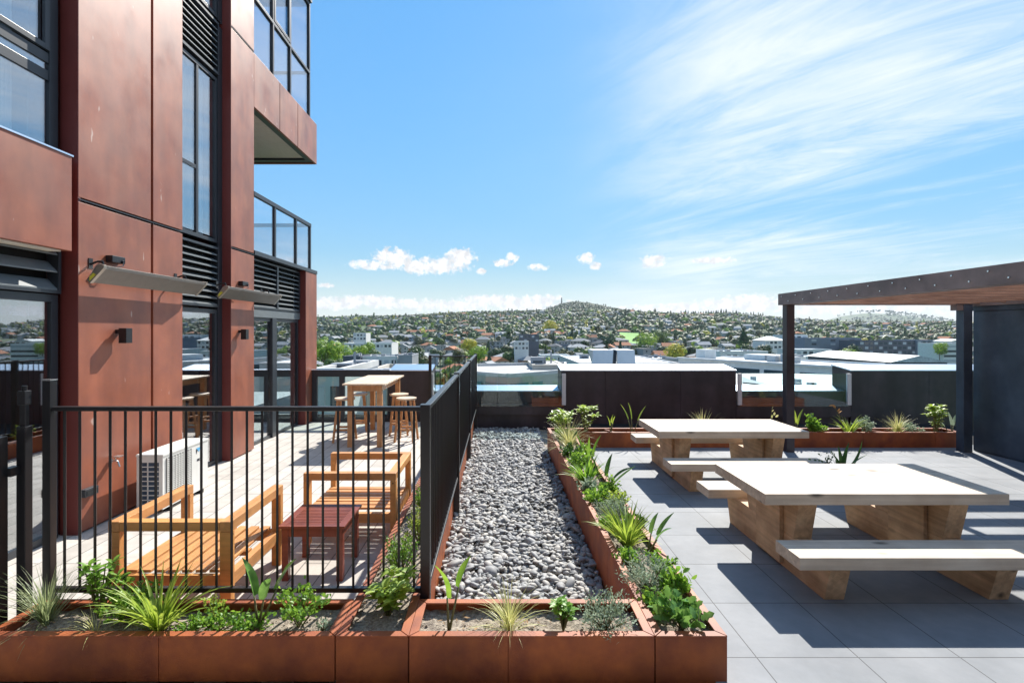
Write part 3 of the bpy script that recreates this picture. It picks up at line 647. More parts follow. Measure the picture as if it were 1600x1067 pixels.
MB().cyl((BX+.05, 5.18, .605), (BX+.05, 5.18, .635), .006).box(BX+.02, BX+.08, 5.175, 5.25, .635, .643).build('handle', steel_bright, r)

# ------------------------------------------------------------------ air conditioner
r = thing('air_conditioner', 'white outdoor air conditioning unit on the deck against the rust wall', 'air conditioner', (-3.66, 5.75, 0))
ax0, ax1, ay0, ay1 = -3.80, -3.525, 5.34, 6.17
b = MB(); b.box(ax0, ax1, ay0+.012, ay1, .045, .60)
b.box(ax0, ax0+.035, ay0, ay0+.012, .045, .60).box(ax1-.04, ax1, ay0, ay0+.012, .045, .60).box(ax0+.035, ax1-.04, ay0, ay0+.012, .54, .60).box(ax0+.035, ax1-.04, ay0, ay0+.012, .045, .09)
for k in range(9): b.box(ax0+.035, ax1-.04, ay0, ay0+.012, .09+.05*k, .098+.05*k)
b.box(-3.69, -3.68, ay0, ay0+.012, .09, .54); b.build('casing', white_plastic, r, bevel=0)
MB().box(ax0+.036, ax1-.041, ay0+.008, ay0+.0115, .091, .539).build('coil', mat('coil_fins', (.03, .06, .10), rough=.5, scale=30), r)
MB().box(ax0-.006, ax1+.008, ay0-.006, ay1+.006, .60, .625).build('lid', white_plastic, r, bevel=.005)
b = MB()
for k in range(24): z = .09+.020*k; b.box(ax1, ax1+.010, ay0+.06, ay0+.50, z, z+.008)
for k in range(10): y = ay0+.06+.048*k; b.box(ax1, ax1+.012, y, y+.006, .085, .575)
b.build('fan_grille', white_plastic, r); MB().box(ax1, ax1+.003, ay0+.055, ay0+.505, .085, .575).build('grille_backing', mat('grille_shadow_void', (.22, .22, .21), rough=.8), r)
lx = ax1+.0015
MB().add([(lx, 5.93, .555), (lx, 6.02, .555), (lx, 5.99, .50)], [(0, 1, 2)]).build('emblem', logo_blue, r, fix=False)
MB().add([(lx+.001, 5.93, .545), (lx+.001, 5.962, .53), (lx+.001, 5.935, .48)], [(0, 1, 2)]).build('emblem', logo_black, r, fix=False)
MB().box(ax1, ax1+.003, 5.95, 6.02, .40, .425).build('name_plate', logo_black, r)
MB().box(ax1, ax1+.0045, 5.995, 6.01, .405, .42).build('name_plate', white_plastic, r)
for y in (ay0+.1, ay1-.15): MB().box(ax0-.01, ax1+.01, y, y+.05, 0, .045).build('foot', black_metal, r)

# ------------------------------------------------------------------ timber armchairs
def armchair(label):
    r = thing('garden_armchair', label, 'armchair', (0, 0, 0), 'low orange timber armchair frames')
    w, d = .82, .83; hw, hd = w/2, d/2; lt = .075; lw = .052; zt = .65
    # local: back towards -y, open to +y
    for sx in (-1, 1):
        for sy in (-1, 1):
            x0 = sx*hw-(lt if sx > 0 else 0); y0 = sy*hd-(lw if sy > 0 else 0)
            MB().box(x0, x0+lt, y0, y0+lw, 0, zt-.068).build('leg', teak, r, bevel=.004, local=True)
    for sx in (-1, 1):
        x0 = sx*hw-(lt if sx > 0 else 0)
        MB().box(x0, x0+lt, -hd, hd, zt-.066, zt).build('arm_rail', teak_y, r, bevel=.004, local=True)
        MB().box(x0+.012, x0+lt-.012, -hd+lw, hd-lw, .20, .285).build('side_apron', teak_y, r, bevel=.003, local=True)
        b = MB()
        for q in (.03, .63): b.cyl((sx*(hw+.0004), -hd+.026, q if q < .1 else zt-.09), (sx*(hw+.002), -hd+.026, q if q < .1 else zt-.09), .006)
        b.build('bolt', void_dark, r, local=True)
    MB().box(-hw+lt+.001, hw-lt-.001, -hd, -hd+lt, zt-.064, zt-.002).build('back_rail', teak, r, bevel=.004, local=True)
    MB().box(-hw+lt, hw-lt, -hd+.008, -hd+.04, .20, .29).build('back_apron', teak, r, bevel=.003, local=True)
    MB().box(-hw+lt, hw-lt, hd-.045, hd-.010, .20, .29).build('front_apron', teak, r, bevel=.003, local=True)
    n = 7; x = -hw+lt+.01; sp = (w-2*lt-.02)/n
    for k in range(n):
        MB().box(x+sp*k+.010, x+sp*(k+1)-.014, -hd+.042, hd-.012, .291, .311).build('seat_slat', teak_y, r, bevel=.003, local=True)
    MB().box(-hw+lt, hw-lt, -.03, .03, .255, .289).build('seat_brace', teak, r, local=True)
    return r
teak_y = mat('orange_teak_rail', (.64, .31, .11), (.50, .23, .08), rough=.45, scale=6, extra=woodgrain(1, False, .8))
a1 = armchair('orange timber armchair frame with its back to the front planter, nearest the building'); place(a1, (-2.19, 3.80, 0), 0)
a2 = place(copy_tree(a1), (-1.325, 4.955, 0), R(90), 'orange timber armchair frame beyond the red coffee table, beside the side railing')

# coffee table
r = thing('coffee_table', 'low red brown slatted coffee table between the two armchairs', 'coffee table', (-1.42, 4.12, 0))
cx0, cx1, cy0, cy1, cz = -1.68, -1.17, 3.88, 4.38, .43
for x in (cx0+.02, cx1-.07):
    for y in (cy0+.02, cy1-.07): MB().box(x, x+.05, y, y+.05, 0, cz-.022).build('leg', redwood, r, bevel=.003)
b = MB(); b.box(cx0+.03, cx1-.03, cy0+.025, cy0+.05, cz-.09, cz-.023).box(cx0+.03, cx1-.03, cy1-.05, cy1-.025, cz-.09, cz-.023).box(cx0+.025, cx0+.05, cy0+.051, cy1-.051, cz-.09, cz-.023).box(cx1-.05, cx1-.025, cy0+.051, cy1-.051, cz-.09, cz-.023)
b.build('apron', redwood, r)
b = MB(); b.box(cx0, cx0+.055, cy0, cy1, cz-.02, cz).box(cx1-.055, cx1, cy0, cy1, cz-.02, cz).box(cx0+.0555, cx1-.0555, cy0, cy0+.03, cz-.02, cz).box(cx0+.0555, cx1-.0555, cy1-.03, cy1, cz-.02, cz)
b.build('top_frame', redwood, r, bevel=.002)
b = MB()
for k in range(13): y = cy0+.034+.0335*k; b.box(cx0+.056, cx1-.056, y, y+.025, cz-.018, cz-.002)
b.build('top_slats', redwood, r, bevel=.002)

# bar table and stools
r = thing('bar_table', 'tall pale timber bar table at the far end of the deck', 'bar table', (-2.2, 9.2, 0))
tx0, tx1, ty0, ty1, tz = -2.56, -1.85, 8.36, 10.06, 1.056
for k in range(5): MB().box(tx0+.142*k+.001, tx0+.142*(k+1)-.001, ty0, ty1, tz-.026, tz).build('top_board', teak_pale, r, bevel=.002)
for x in (tx0+.07, tx1-.15):
    for y in (ty0+.05, ty1-.14): MB().box(x, x+.085, y, y+.085, 0, tz-.028).build('leg', teak_leg, r, bevel=.004)
b = MB(); b.box(tx0+.155, tx1-.15, ty0+.07, ty0+.095, tz-.13, tz-.028).box(tx0+.155, tx1-.15, ty1-.12, ty1-.095, tz-.13, tz-.028).box(tx0+.09, tx0+.115, ty0+.135, ty1-.14, tz-.13, tz-.028).box(tx1-.115, tx1-.09, ty0+.135, ty1-.14, tz-.13, tz-.028)
b.build('apron', teak_leg, r, bevel=.002)
def stool(label):
    r = thing('bar_stool', label, 'bar stool', (0, 0, 0), 'round bar stools at the tall table')
    MB().cyl((0, 0, .725), (0, 0, .757), .17, .178, 28).build('seat', teak_pale, r, bevel=.004, local=True)
    for sx in (-1, 1):
        for sy in (-1, 1): MB().bar((sx*.165, sy*.165, 0), (sx*.10, sy*.10, .724), .036, .036).build('leg', teak_leg, r, bevel=.003, local=True)
    for s in (-1, 1):
        MB().box(-.13, .13, s*.143-.012, s*.143+.012, .20, .235).build('foot_rail', teak_leg, r, local=True)
        MB().box(s*.135-.012, s*.135+.012, -.13, .13, .30, .33).build('foot_rail', teak_leg, r, local=True)
    return r
s0 = stool('round stool at the near left corner of the tall bar table'); place(s0, (-2.68, 8.92, 0), R(4))
for (x, y, a, l) in ((-2.62, 9.55, 20, 'round stool at the far left of the tall bar table, half behind its leg'), (-1.84, 9.5, 8, 'round stool at the far right of the tall bar table'),
                     (-1.60, 8.93, -5, 'round stool in front at the right of the tall bar table, nearest the railing')):
    place(copy_tree(s0), (x, y, 0), R(a), l)

# ------------------------------------------------------------------ picnic tables (local origin: centre of the left plate at y of table centre)
def picnic(label):
    r = thing('picnic_table', label, 'picnic table', (0, 0, 0), 'heavy bleached timber picnic tables')
    x0, x1 = -.945, .945; zt, th = .665, .086; bz = .372
    # table top: three thick boards
    for (a, c) in ((-.452, -.153), (-.151, .150), (.152, .452)): MB().box(x0, x1, a, c, zt-th, zt).build('top_board', timber, r, bevel=.004, local=True)
    for s in (-1, 1): MB().box(x0, x1, s*.75-.152, s*.75+.152, bz-th, bz).build('bench_seat', timber, r, bevel=.005, local=True)
    for xc in (-.60, .58):
        h = bz-th-.001
        MB().prism([(-.735, 0), (.735, 0), (.815, h), (-.815, h)], xc-.072, xc+.072, 'x').build('base_beam', timber_leg, r, bevel=.004, local=True)
        p = MB(); p.prism([(-.36, h+.001), (.36, h+.001), (.43, zt-th-.001), (-.43, zt-th-.001)], xc-.072, xc+.072, 'x')
        p.build('pedestal', timber_leg, r, bevel=.004, local=True)
        for s in (-1, 1): MB().box(xc+s*.073, xc+s*.105, -.22, .16, .03, zt-th-.002).build('cheek_board', timber_leg, r, bevel=.004, local=True)
    return r
p1 = picnic('bleached timber picnic table nearest the camera on the grey paving'); place(p1, (3.015, 4.37, 0), 0)
place(copy_tree(p1), (2.975, 6.82, 0), 0, 'bleached timber picnic table farther back, in front of the rear planter')

# ------------------------------------------------------------------ pergola
r = thing('pergola', 'dark steel and timber pergola at the right with bolts along its side beam', 'pergola', (6, 5.5, 0))
PX, PY, PZ, PT = 4.57, 8.25, 2.347, 2.53; Y0 = 1.2
fb = mat('weathered_steel_beam', (.34, .27, .25), (.22, .18, .17), rough=.55, scale=3, spec=.5, extra=streaks(.75, (.5, .5, 1), 3))
MB().box(PX, PX+.012, Y0, PY, PZ, PT).box(PX+.012, PX+.19, Y0, PY, PZ, PZ+.012).box(PX+.012, PX+.19, Y0, PY, PT-.012, PT).build('side_beam', fb, r)
MB().box(PX+.013, 7.62, PY-.012, PY, PZ, PT).build('rear_beam', fb, r)
MB().box(7.66, 7.76, Y0, PY+.05, PZ-.02, PT).build('wall_beam', fb, r)
for k, y in enumerate([PY-.12-.19*i for i in range(36)]):
    z = PT-.05 if k % 2 == 0 else PZ+.055
    MB().cyl((PX-.014, y, z), (PX, y, z), .009, n=8).build('bolt', steel_bright, r)
y = PY-.06; k = 0
while y > Y0+.1:
    MB().box(PX+.192, 7.655, y-.155, y-.085, PZ+.014, PT-.013).build('purlin', pergola_wood, r, bevel=.003)
    y -= .41; k += 1
MB().box(5.62, 5.70, Y0, PY-.013, PT+.001, PT+.06).box(6.7, 6.78, Y0, PY-.013, PT+.001, PT+.06).build('cross_beam', pergola_wood, r)
MB().box(4.61, 4.735, 8.07, 8.195, 0, PZ).build('post', dark_steel, r, bevel=.004)
MB().box(7.42, 7.56, 8.06, 8.20, 0, PZ+.02).build('post', blue_steel, r, bevel=.004)
MB().box(7.32, 7.42, 8.07, 8.19, PZ-.09, PZ+.0).build('bracket', fb, r)
w = thing('steel_clad_wall', 'blue grey steel clad wall at the right edge under the pergola', 'wall', (7.8, 5, 0))
for (a, c) in ((6.92, 8.2), (5.62, 6.90), (4.32, 5.60), (3.0, 4.30)): MB().box(7.70, 7.72, a, c, .03, 2.24).build('wall_panel', blue_steel, w, bevel=.002)
MB().box(7.72, 7.9, 2.9, 8.22, 0, 2.325).box(7.69, 7.72, 2.9, 8.21, 2.25, 2.325).build('wall_core', blue_steel, w)

# ------------------------------------------------------------------ plants
rp = random.Random(21)
def blade(mb, base, az, L, wd, up, bend, seg=5, fold=.0, taper=1.0, tw=0):
    p = Vector(base); th = up; d2 = Vector((math.sin(az), math.cos(az), 0)); side0 = Vector((math.cos(az), -math.sin(az), 0))
    pts = []
    for i in range(seg+1):
        t = i/seg
        w = wd*(.55+1.2*t-1.75*t*t) if taper == 2 else wd*min(1, (1-t)*1.6+.02)*(.7+.3*min(1, t*4))
        if i == seg: w = wd*.03
        d = d2*math.sin(th)+Vector((0, 0, 1))*math.cos(th)
        nrm = side0.cross(d)
        side = (side0*math.cos(tw*t)+nrm*math.sin(tw*t))
        pts.append((p.copy(), side*w/2, nrm*w*fold)); p = p+d*(L/seg); th += bend/seg
    vs = []; fs = []
    for (c, s, n) in pts: vs += [c-s+n, c, c+s+n] if fold else [c-s, c+s]
    k = 3 if fold else 2
    for i in range(seg):
        for j in range(k-1): fs.append((i*k+j, i*k+j+1, (i+1)*k+j+1, (i+1)*k+j))
    mb.add(vs, fs)
def leaf(mb, base, d, nrm, L, wd, curl=.15, lobed=False):
    d = Vector(d).normalized(); s = d.cross(Vector(nrm))
    s = s.normalized() if s.length > 1e-4 else d.orthogonal().normalized()
    n = s.cross(d).normalized(); b = Vector(base)
    prof = ((0, .06), (.22, .75), (.5, 1.0), (.78, .72), (1, .03)) if not lobed else ((0, .1), (.15, .7), (.3, .5), (.45, 1.1), (.6, .6), (.8, .7), (1, .05))
    vs = []; fs = []
    for (t, w) in prof:
        c = b+d*(L*t)+n*(-curl*L*t*t); o = s*(wd/2*w); u = n*(wd*.14*w)
        vs += [c-o+u, c, c+o+u]
    for i in range(len(prof)-1):
        for j in range(2): fs.append((i*3+j, i*3+j+1, i*3+j+4, i*3+j+3))
    mb.add(vs, fs)
def rdir(zmin=-.2, zmax=1.0):
    a = rp.uniform(0, 6.283); z = rp.uniform(zmin, zmax); q = math.sqrt(max(0, 1-z*z)); return Vector((math.cos(a)*q, math.sin(a)*q, z))
SZ = .185
def at(px, py, Y, z=SZ): return ((px-VX)*Y/FPX, Y, z)
def grass(label, x, y, h=.34, n=120, m=None, spread=1.0, z=SZ, cat='ornamental grass', group='pale tufts of ornamental grass', w=.0045):
    mb = MB()
    for k in range(n):
        a = rp.uniform(0, 6.283); up = abs(rp.gauss(0, .42))*spread; L = h*rp.uniform(.65, 1.25)
        blade(mb, (x+math.sin(a)*.02*rp.random(), y+math.cos(a)*.02*rp.random(), z-.01), a, L, w*rp.uniform(.7, 1.2), up, rp.uniform(.3, 1.5)*spread, 6)
    o = mb.build('grass_tuft', m or leaf_straw, None, org=(x, y, z), fix=False); return tag(o, label, cat, group)
def strap(label, x, y, h=.4, n=42, m=None, w=.032, z=SZ, group='strap leaved clumps'):
    r = thing('strap_leaf_plant', label, 'strap leaved plant', (x, y, z), group); mb = MB()
    for k in range(n):
        a = rp.uniform(0, 6.283); up = rp.uniform(.05, .75)
        blade(mb, (x+math.sin(a)*.03, y+math.cos(a)*.03, z-.01), a, h*rp.uniform(.7, 1.2), w*rp.uniform(.7, 1.2), up, rp.uniform(.3, 1.3), 7, .22, tw=rp.uniform(-.5, .5))
    mb.build('leaves', m or leaf_bright, r, fix=False, smooth=True)
    mb = MB()
    for k in range(10): a = rp.uniform(0, 6.283); blade(mb, (x, y, z-.01), a, h*.35, w*1.2, rp.uniform(.1, .7), .5, 3, .2)
    mb.build('leaf_base', leaf_yel, r, fix=False, smooth=True); return r
def paddle(label, x, y, h=.42, stems=((0, .1), (2, .3), (4, .35)), L=.2, wd=.1, m=None, z=SZ, group='upright paddle leaved plants'):
    r = thing('paddle_leaf_plant', label, 'paddle leaved plant', (x, y, z), group); sm = MB(); lm = MB()
    for (a, up) in stems:
        hh = h*rp.uniform(.75, 1.05); d = Vector((math.sin(a)*math.sin(up), math.cos(a)*math.sin(up), math.cos(up)))
        p0 = Vector((x, y, z-.01)); p1 = p0+d*hh*.62
        sm.cyl(p0, p1, .009, .005, 7)
        q = rp.uniform(.8, 1.1); blade(lm, p1, a+rp.uniform(-.3, .3), L*q*1.4, wd*q, up*.9+.05, rp.uniform(.1, .7), 8, .28, taper=2, tw=rp.uniform(-.5, .5))
    lm.build('leaves', m or leaf_gloss, r, fix=False, smooth=True); sm.build('stem', stem_m, r, smooth=True); return r
def shrub(label, x, y, h=.25, rad=.14, n=260, L=.022, wd=.012, m=None, z=SZ, group=None, cat='shrub', name='leafy_shrub', nst=9, clump=.035, flat=1.0, lobed=False):
    r = thing(name, label, cat, (x, y, z), group); lm = MB(); sm = MB()
    n = int(n*1.7); rad *= 1.08; wd *= 1.15; nst = int(nst*1.4)
    tips = []
    for k in range(nst):
        a = 6.283*k/nst+rp.uniform(-.4, .4); q = rad*rp.uniform(.25, 1.0); zz = h*rp.uniform(.5, 1.0)*(1-.35*(q/rad)**2)
        p0 = Vector((x, y, z-.01)); mid = Vector((x+math.sin(a)*q*.5, y+math.cos(a)*q*.5, z+zz*.5)); tip = Vector((x+math.sin(a)*q, y+math.cos(a)*q, z+zz))
        sm.cyl(p0, mid, .0045, .0035, 5); sm.cyl(mid, tip, .0035, .002, 5); tips.append((mid, tip))
    for k in range(n):
        mid, tip = rp.choice(tips); t = rp.uniform(.0, 1.12); c = mid.lerp(tip, min(t, 1.04))+Vector((max(-1.3, min(1.3, rp.gauss(0, 1))), max(-1.3, min(1.3, rp.gauss(0, 1))), max(-1.2, min(1.2, rp.gauss(0, .7)))))*clump*.6
        c.z = max(c.z, z+.004)
        if L > .06: c = c.lerp(mid.lerp(tip, min(t, 1)), .6)
        d = (rdir(-.1, .9)+(tip-mid).normalized()*.6)
        leaf(lm, c, d, rdir(.2, 1), L*rp.uniform(.7, 1.25), wd*rp.uniform(.8, 1.2), .2, lobed)
    lm.build('leaves', m or leaf_bright, r, fix=False, smooth=True); sm.build('stem', stem_m, r); return r
def whorl(label, x, y, h=.25, heads=7, L=.06, wd=.028, m=None, z=SZ, rad=.13, group='round leaved shrubs', per=9):
    heads = int(heads*1.5); r = thing('round_leaf_shrub', label, 'shrub', (x, y, z), group); lm = MB(); sm = MB()
    for k in range(heads):
        a = 6.283*k/heads+rp.uniform(-.4, .4); q = rad*(0.15+.85*rp.random()); hh = h*rp.uniform(.6, 1)
        tip = Vector((x+math.sin(a)*q, y+math.cos(a)*q, z+hh)); sm.cyl((x, y, z-.01), tip, .006, .003, 6)
        for i in range(per):
            b = 6.283*i/per+rp.uniform(-.3, .3); el = rp.uniform(.0, .9)
            leaf(lm, tip-Vector((0, 0, .02*rp.random()*(1+i % 3))), (math.sin(b)*math.cos(el), math.cos(b)*math.cos(el), math.sin(el)), (0, 0, 1), L*rp.uniform(.7, 1.2), wd*rp.uniform(.8, 1.2), .25)
        for i in range(3):
            t = rp.uniform(.35, .8); c = Vector((x, y, z)).lerp(tip, t); leaf(lm, c, rdir(0, .6), (0, 0, 1), L*.8, wd*.8, .2)
    lm.build('leaves', m or leaf_bright, r, fix=False, smooth=True); sm.build('stem', stem_m, r); return r
# left front planter
grass('big pale grass tuft at the far left end of the front planter', -2.66, 2.99, .36, 150, leafmat('leaf_sage_grass', (.34, .40, .20), (.16, .22, .10)), 1.0, w=.006)
whorl('bright green leafy shrub just right of the big left grass tuft', -2.42, 3.08, .33, 9, .06, .026, leaf_bright, rad=.13)
shrub('low dense shrub with tiny leaves in front of the first armchair leg', -2.20, 3.06, .22, .17, 520, .022, .014, leaf_bright, nst=14)
strap('large bright green strap leaved clump in the left front planter', -1.97, 2.95, .37, 74, leaf_yel, .022)
shrub('low creeping sprig between the strap clump and the paddle plant', -1.62, 2.93, .12, .13, 150, .024, .015, leaf_bright, nst=9, cat='ground cover', name='creeping_plant', group='low sprigs in the soil')
shrub('small creeping sprig at the front rim, left of the paddle plant', -1.76, 2.93, .09, .08, 90, .022, .014, leaf_bright, nst=7, cat='ground cover', name='creeping_plant', group='low sprigs in the soil')
shrub('spreading green sprig right in front of the paddle plant', -1.44, 2.93, .09, .10, 150, .026, .016, leaf_bright, nst=9, cat='ground cover', name='creeping_plant', group='low sprigs in the soil')
paddle('upright plant with two broad green paddle leaves in the left front planter', -1.40, 2.97, .42, ((5.0, .15), (1.3, .42), (2.1, .25)), .17, .095)
shrub('bright green small leaved shrub right of the paddle plant', -1.16, 2.98, .29, .13, 230, .026, .016, leaf_bright, nst=7, clump=.045, group='small leaved shrubs')
shrub('tiny sprout at the right end of the left front planter', -1.01, 2.93, .07, .03, 40, .02, .010, leaf_grey, nst=4, cat='ground cover', name='creeping_plant')
shrub('small dry sprig behind the strap clump at the planter rim', -1.72, 3.08, .14, .07, 60, .022, .014, leaf_yel, nst=5, group='small leaved shrubs')
grass('wispy dry grass near the left end, behind the dense shrub', -2.30, 2.90, .2, 30, None, 1.3, group=None)
# planter under the side railing
whorl('round leaved yellow green shrub at the near end of the narrow side planter', -.66, 3.08, .24, 10, .075, .042, leaf_yel, rad=.15)
for i, (yy, l) in enumerate(((3.6, 'first upright fine leaved bush behind the railing corner post'), (4.1, 'second upright fine leaved bush along the side planter'), (4.7, 'third upright fine leaved bush beside the armchair'), (5.4, 'fourth upright fine leaved bush past the armchair'), (6.3, 'fifth upright fine leaved bush in the side planter'), (8.1, 'small far bush in the side planter seen by the railing foot'))):
    shrub(l, -.68+.05*(i % 2), yy, .34 if i < 3 else .28, .13, 420 if i < 4 else 200, .022, .009, leaf_yel if i % 2 else leaf_bright, nst=12, group='fine leaved bushes in the side planter')
# short front planter
paddle('single stalk with a lobed bright leaf in the short front planter', -.28, 2.93, .44, ((3.9, .06), (1.2, .22)), .16, .075, leaf_bright)
grass('straw coloured grass tuft in the middle of the short front planter', .07, 2.94, .29, 130, leaf_straw, 1.15, w=.0048)
whorl('small bright green shrub between the straw grass and the grey shrub', .385, 2.96, .17, 6, .05, .024, leaf_bright, rad=.075)
shrub('grey green needle leaved shrub at the right end of the short front planter', .63, 2.95, .22, .15, 620, .022, .0065, leaf_grey, nst=16, clump=.05, group='grey green needle shrubs', cat='shrub', name='needle_shrub')
# long planter right of the pebbles
def X3(px, Y): return (px-VX)*Y/FPX
shrub('glossy lobed leaf plant at the near end of the long planter', 1.08, 2.96, .17, .13, 52, .075, .045, leaf_gloss, nst=9, clump=.06, lobed=True, name='lobed_leaf_plant')
shrub('bright green broad leaved bush second from the near end of the long planter', 1.14, 3.26, .20, .09, 110, .045, .026, leaf_bright, nst=7, clump=.05)
shrub('round grey green needle shrub in the near part of the long planter', 1.01, 3.40, .26, .15, 620, .024, .0065, leaf_grey, nst=16, clump=.05, group='grey green needle shrubs', name='needle_shrub')
shrub('low green bush beside the round grey needle shrub', 1.17, 3.58, .17, .10, 160, .034, .02, leaf_bright, nst=8)
shrub('sparse green shrub in front of the long planter strap clump', .97, 3.74, .15, .10, 120, .03, .016, leaf_bright, nst=8)
strap('bright strap leaved clump halfway down the long planter', 1.05, 4.10, .35, 80, leaf_yel, .022)
paddle('paddle leaved plant leaning over the paving beside the strap clump', 1.17, 3.95, .32, ((1.4, .55), (1.0, .25), (2.4, .5)), .15, .07, leaf_gloss)
shrub('grey green needle shrub in the middle of the long planter', 1.06, 4.62, .24, .16, 560, .024, .0068, leaf_grey, nst=16, clump=.05, group='grey green needle shrubs', name='needle_shrub')
shrub('bright low bush behind the middle grey needle shrub', 1.0, 5.0, .2, .14, 260, .034, .018, leaf_bright, nst=10)
shrub('green bush touching the paving behind the middle grey shrub', 1.17, 5.25, .24, .1, 200, .036, .018, leaf_bright, nst=8)
paddle('dark glossy paddle leaved plant leaning right over the paving', 1.15, 5.5, .34, ((1.5, .7), (.9, .3), (5.0, .3), (2.2, .8)), .2, .075, leaf_deep)
strap('green strap leaved clump in the far half of the long planter', 1.02, 5.75, .36, 70, leaf_bright, .028)
shrub('dense green bush between the two far strap clumps', 1.0, 6.2, .27, .16, 340, .04, .018, leaf_bright, nst=12)
paddle('tall leafy plant right of the dense green bush', 1.14, 6.35, .36, ((1.2, .35), (.3, .15), (5.2, .3)), .2, .06, leaf_bright)
shrub('low dark green cushion under the far grass tuft', 1.02, 6.85, .24, .17, 380, .036, .018, leaf_deep, nst=12)
grass('wide pale grass tuft near the far end of the long planter', 1.05, 7.45, .5, 170, leaf_straw, 1.25, w=.007)
whorl('round leaved shrub at the far end of the long planter', 1.05, 8.35, .42, 11, .1, .05, leaf_yel, rad=.22)
whorl('taller loose shrub behind the far corner of the long planter', 1.5, 8.62, .52, 8, .1, .045, leaf_yel, rad=.25)
for i, (xx, yy, hh, mm, l) in enumerate(((.98, 4.35, .17, leaf_bright, 'low filler bush left of the bright strap clump'), (1.18, 4.35, .16, leaf_deep, 'small dark filler bush by the paving rim beside the middle grey shrub'), (.96, 5.35, .2, leaf_grey, 'small grey bush by the pebble side of the long planter'),
      (1.16, 4.9, .2, leaf_yel, 'yellow green filler bush at the paving rim of the long planter'), (1.18, 6.8, .22, leaf_bright, 'small bright bush at the paving rim under the far grass'), (.98, 7.9, .24, leaf_bright, 'small bright bush behind the far grass tuft'), (.97, 3.12, .1, leaf_bright, 'tiny green sprigs beside the lobed leaf plant'), (1.14, 7.9, .26, leaf_deep, 'dark small bush behind the far grass tuft at the paving side'))):
    shrub(l, xx, yy, hh, .11, 150, .036, .018, mm, nst=8)
# rear planter, left to right
paddle('narrow upright sprout left of the two leaved one in the rear planter', 1.92, 8.58, .34, ((1.0, .1), (4.4, .12), (2.2, .2)), .12, .05, leaf_yel)
paddle('upright plant with two long pointed leaves in the rear planter', 2.29, 8.58, .42, ((4.9, .08), (1.5, .4), (5.2, .3)), .2, .06, leaf_yel)
grass('pale grass tuft showing behind the far picnic table', 3.48, 8.6, .42, 70, leaf_straw, .8, w=.007)
r = thing('seedhead_plant', 'thin stalk with dry seedheads left of the pergola post', 'plant', (4.62, 8.6, SZ))
mb = MB(); mb.tube([(4.62, 8.6, SZ), (4.63, 8.6, .4), (4.66, 8.6, .6)], .005, 6).tube([(4.62, 8.6, SZ), (4.70, 8.6, .35), (4.76, 8.6, .42)], .004, 6); mb.build('stem', stem_m, r)
mb = MB()
for (a, c) in ((4.66, .6), (4.65, .55), (4.69, .5), (4.72, .47), (4.66, .45)): leaf(mb, (a, 8.6, c), rdir(0, 1), rdir(0, 1), .06, .035)
mb.build('seedheads', leaf_straw, r, fix=False)
mb = MB(); blade(mb, (4.7, 8.6, SZ), 1.4, .3, .03, .5, .6, 5, .2); blade(mb, (4.75, 8.6, SZ), 1.2, .3, .03, .6, .6, 5, .2); mb.build('leaves', leaf_yel, r, fix=False)
paddle('pair of yellow green leaves right of the pergola post', 5.06, 8.58, .36, ((5.4, .2), (1.0, .3), (.2, .1)), .2, .06, leaf_yel)
shrub('bright green low mound right of the pergola post', 5.38, 8.58, .22, .2, 260, .045, .026, leaf_bright, nst=12)
shrub('small upright bright bush on top of the low mound', 5.34, 8.66, .34, .07, 90, .045, .026, leaf_bright, nst=5)
strap('spiky bright clump with an orange seedhead in the rear planter', 5.95, 8.58, .34, 44, leaf_yel, .024)
r = thing('orange_seedhead', 'orange seedhead stalk rising from the spiky clump', 'seedhead', (5.85, 8.62, SZ)); MB().tube([(5.9, 8.62, SZ), (5.82, 8.62, .5), (5.72, 8.62, .66)], .004, 6).build('stem', stem_m, r)
mb = MB()
for (a, c) in ((5.72, .66), (5.75, .62), (5.78, .57), (5.8, .53), (5.84, .46)): leaf(mb, (a, 8.62, c), rdir(0, 1), rdir(0, 1), .07, .035)
mb.build('seeds', flower_m, r, fix=False)
shrub('grey leaved bush right of the spiky clump in the rear planter', 6.25, 8.6, .3, .16, 200, .04, .018, leaf_grey, nst=10, group='grey leaved bushes in the rear planter')
grass('yellow grass tuft right of centre in the rear planter', 6.78, 8.58, .36, 120, leaf_straw, 1.0, w=.008)
shrub('low grey bush right of the yellow grass tuft', 7.02, 8.6, .2, .14, 160, .034, .016, leaf_grey, nst=9, group='grey leaved bushes in the rear planter')
whorl('tall yellow green shrub near the right end of the rear planter', 7.42, 8.58, .48, 12, .085, .045, leaf_yel, rad=.15)
paddle('small leafy plant beside the right hand pergola post', 7.62, 8.5, .34, ((5.0, .6), (.5, .15), (1.2, .3)), .16, .06, leaf_grey)
# potted plant behind the near table
r = thing('potted_plant', 'dark glossy leaved plant in a pot showing above the near table', 'potted plant', (4.05, 5.95, 0))
MB().cyl((4.05, 5.95, 0), (4.05, 5.95, .24), .12, .16, 24).build('pot', dark_steel, r, bevel=.004); MB().cyl((4.05, 5.95, .225), (4.05, 5.95, .232), .14).build('soil', soilm, r)
mb = MB()
for (a, up, h_) in ((4.6, .25, .34), (1.0, .2, .42), (2.0, .5, .38), (.2, .1, .36)): blade(mb, (4.05, 5.95, .22), a, h_, .07, up, .5, 8, .25, taper=2)
for k in range(60): c = Vector((3.88+rp.gauss(0, .09), 5.95+rp.gauss(0, .05), .40+rp.gauss(0, .05))); leaf(mb, c, rdir(0, 1), rdir(0, 1), .035, .02)
blade(mb, (4.05, 5.95, .22), 1.57, .5, .07, .9, -.9, 8, .25, taper=2)
mb.build('leaves', leaf_deep, r, fix=False, smooth=True)
mb = MB()
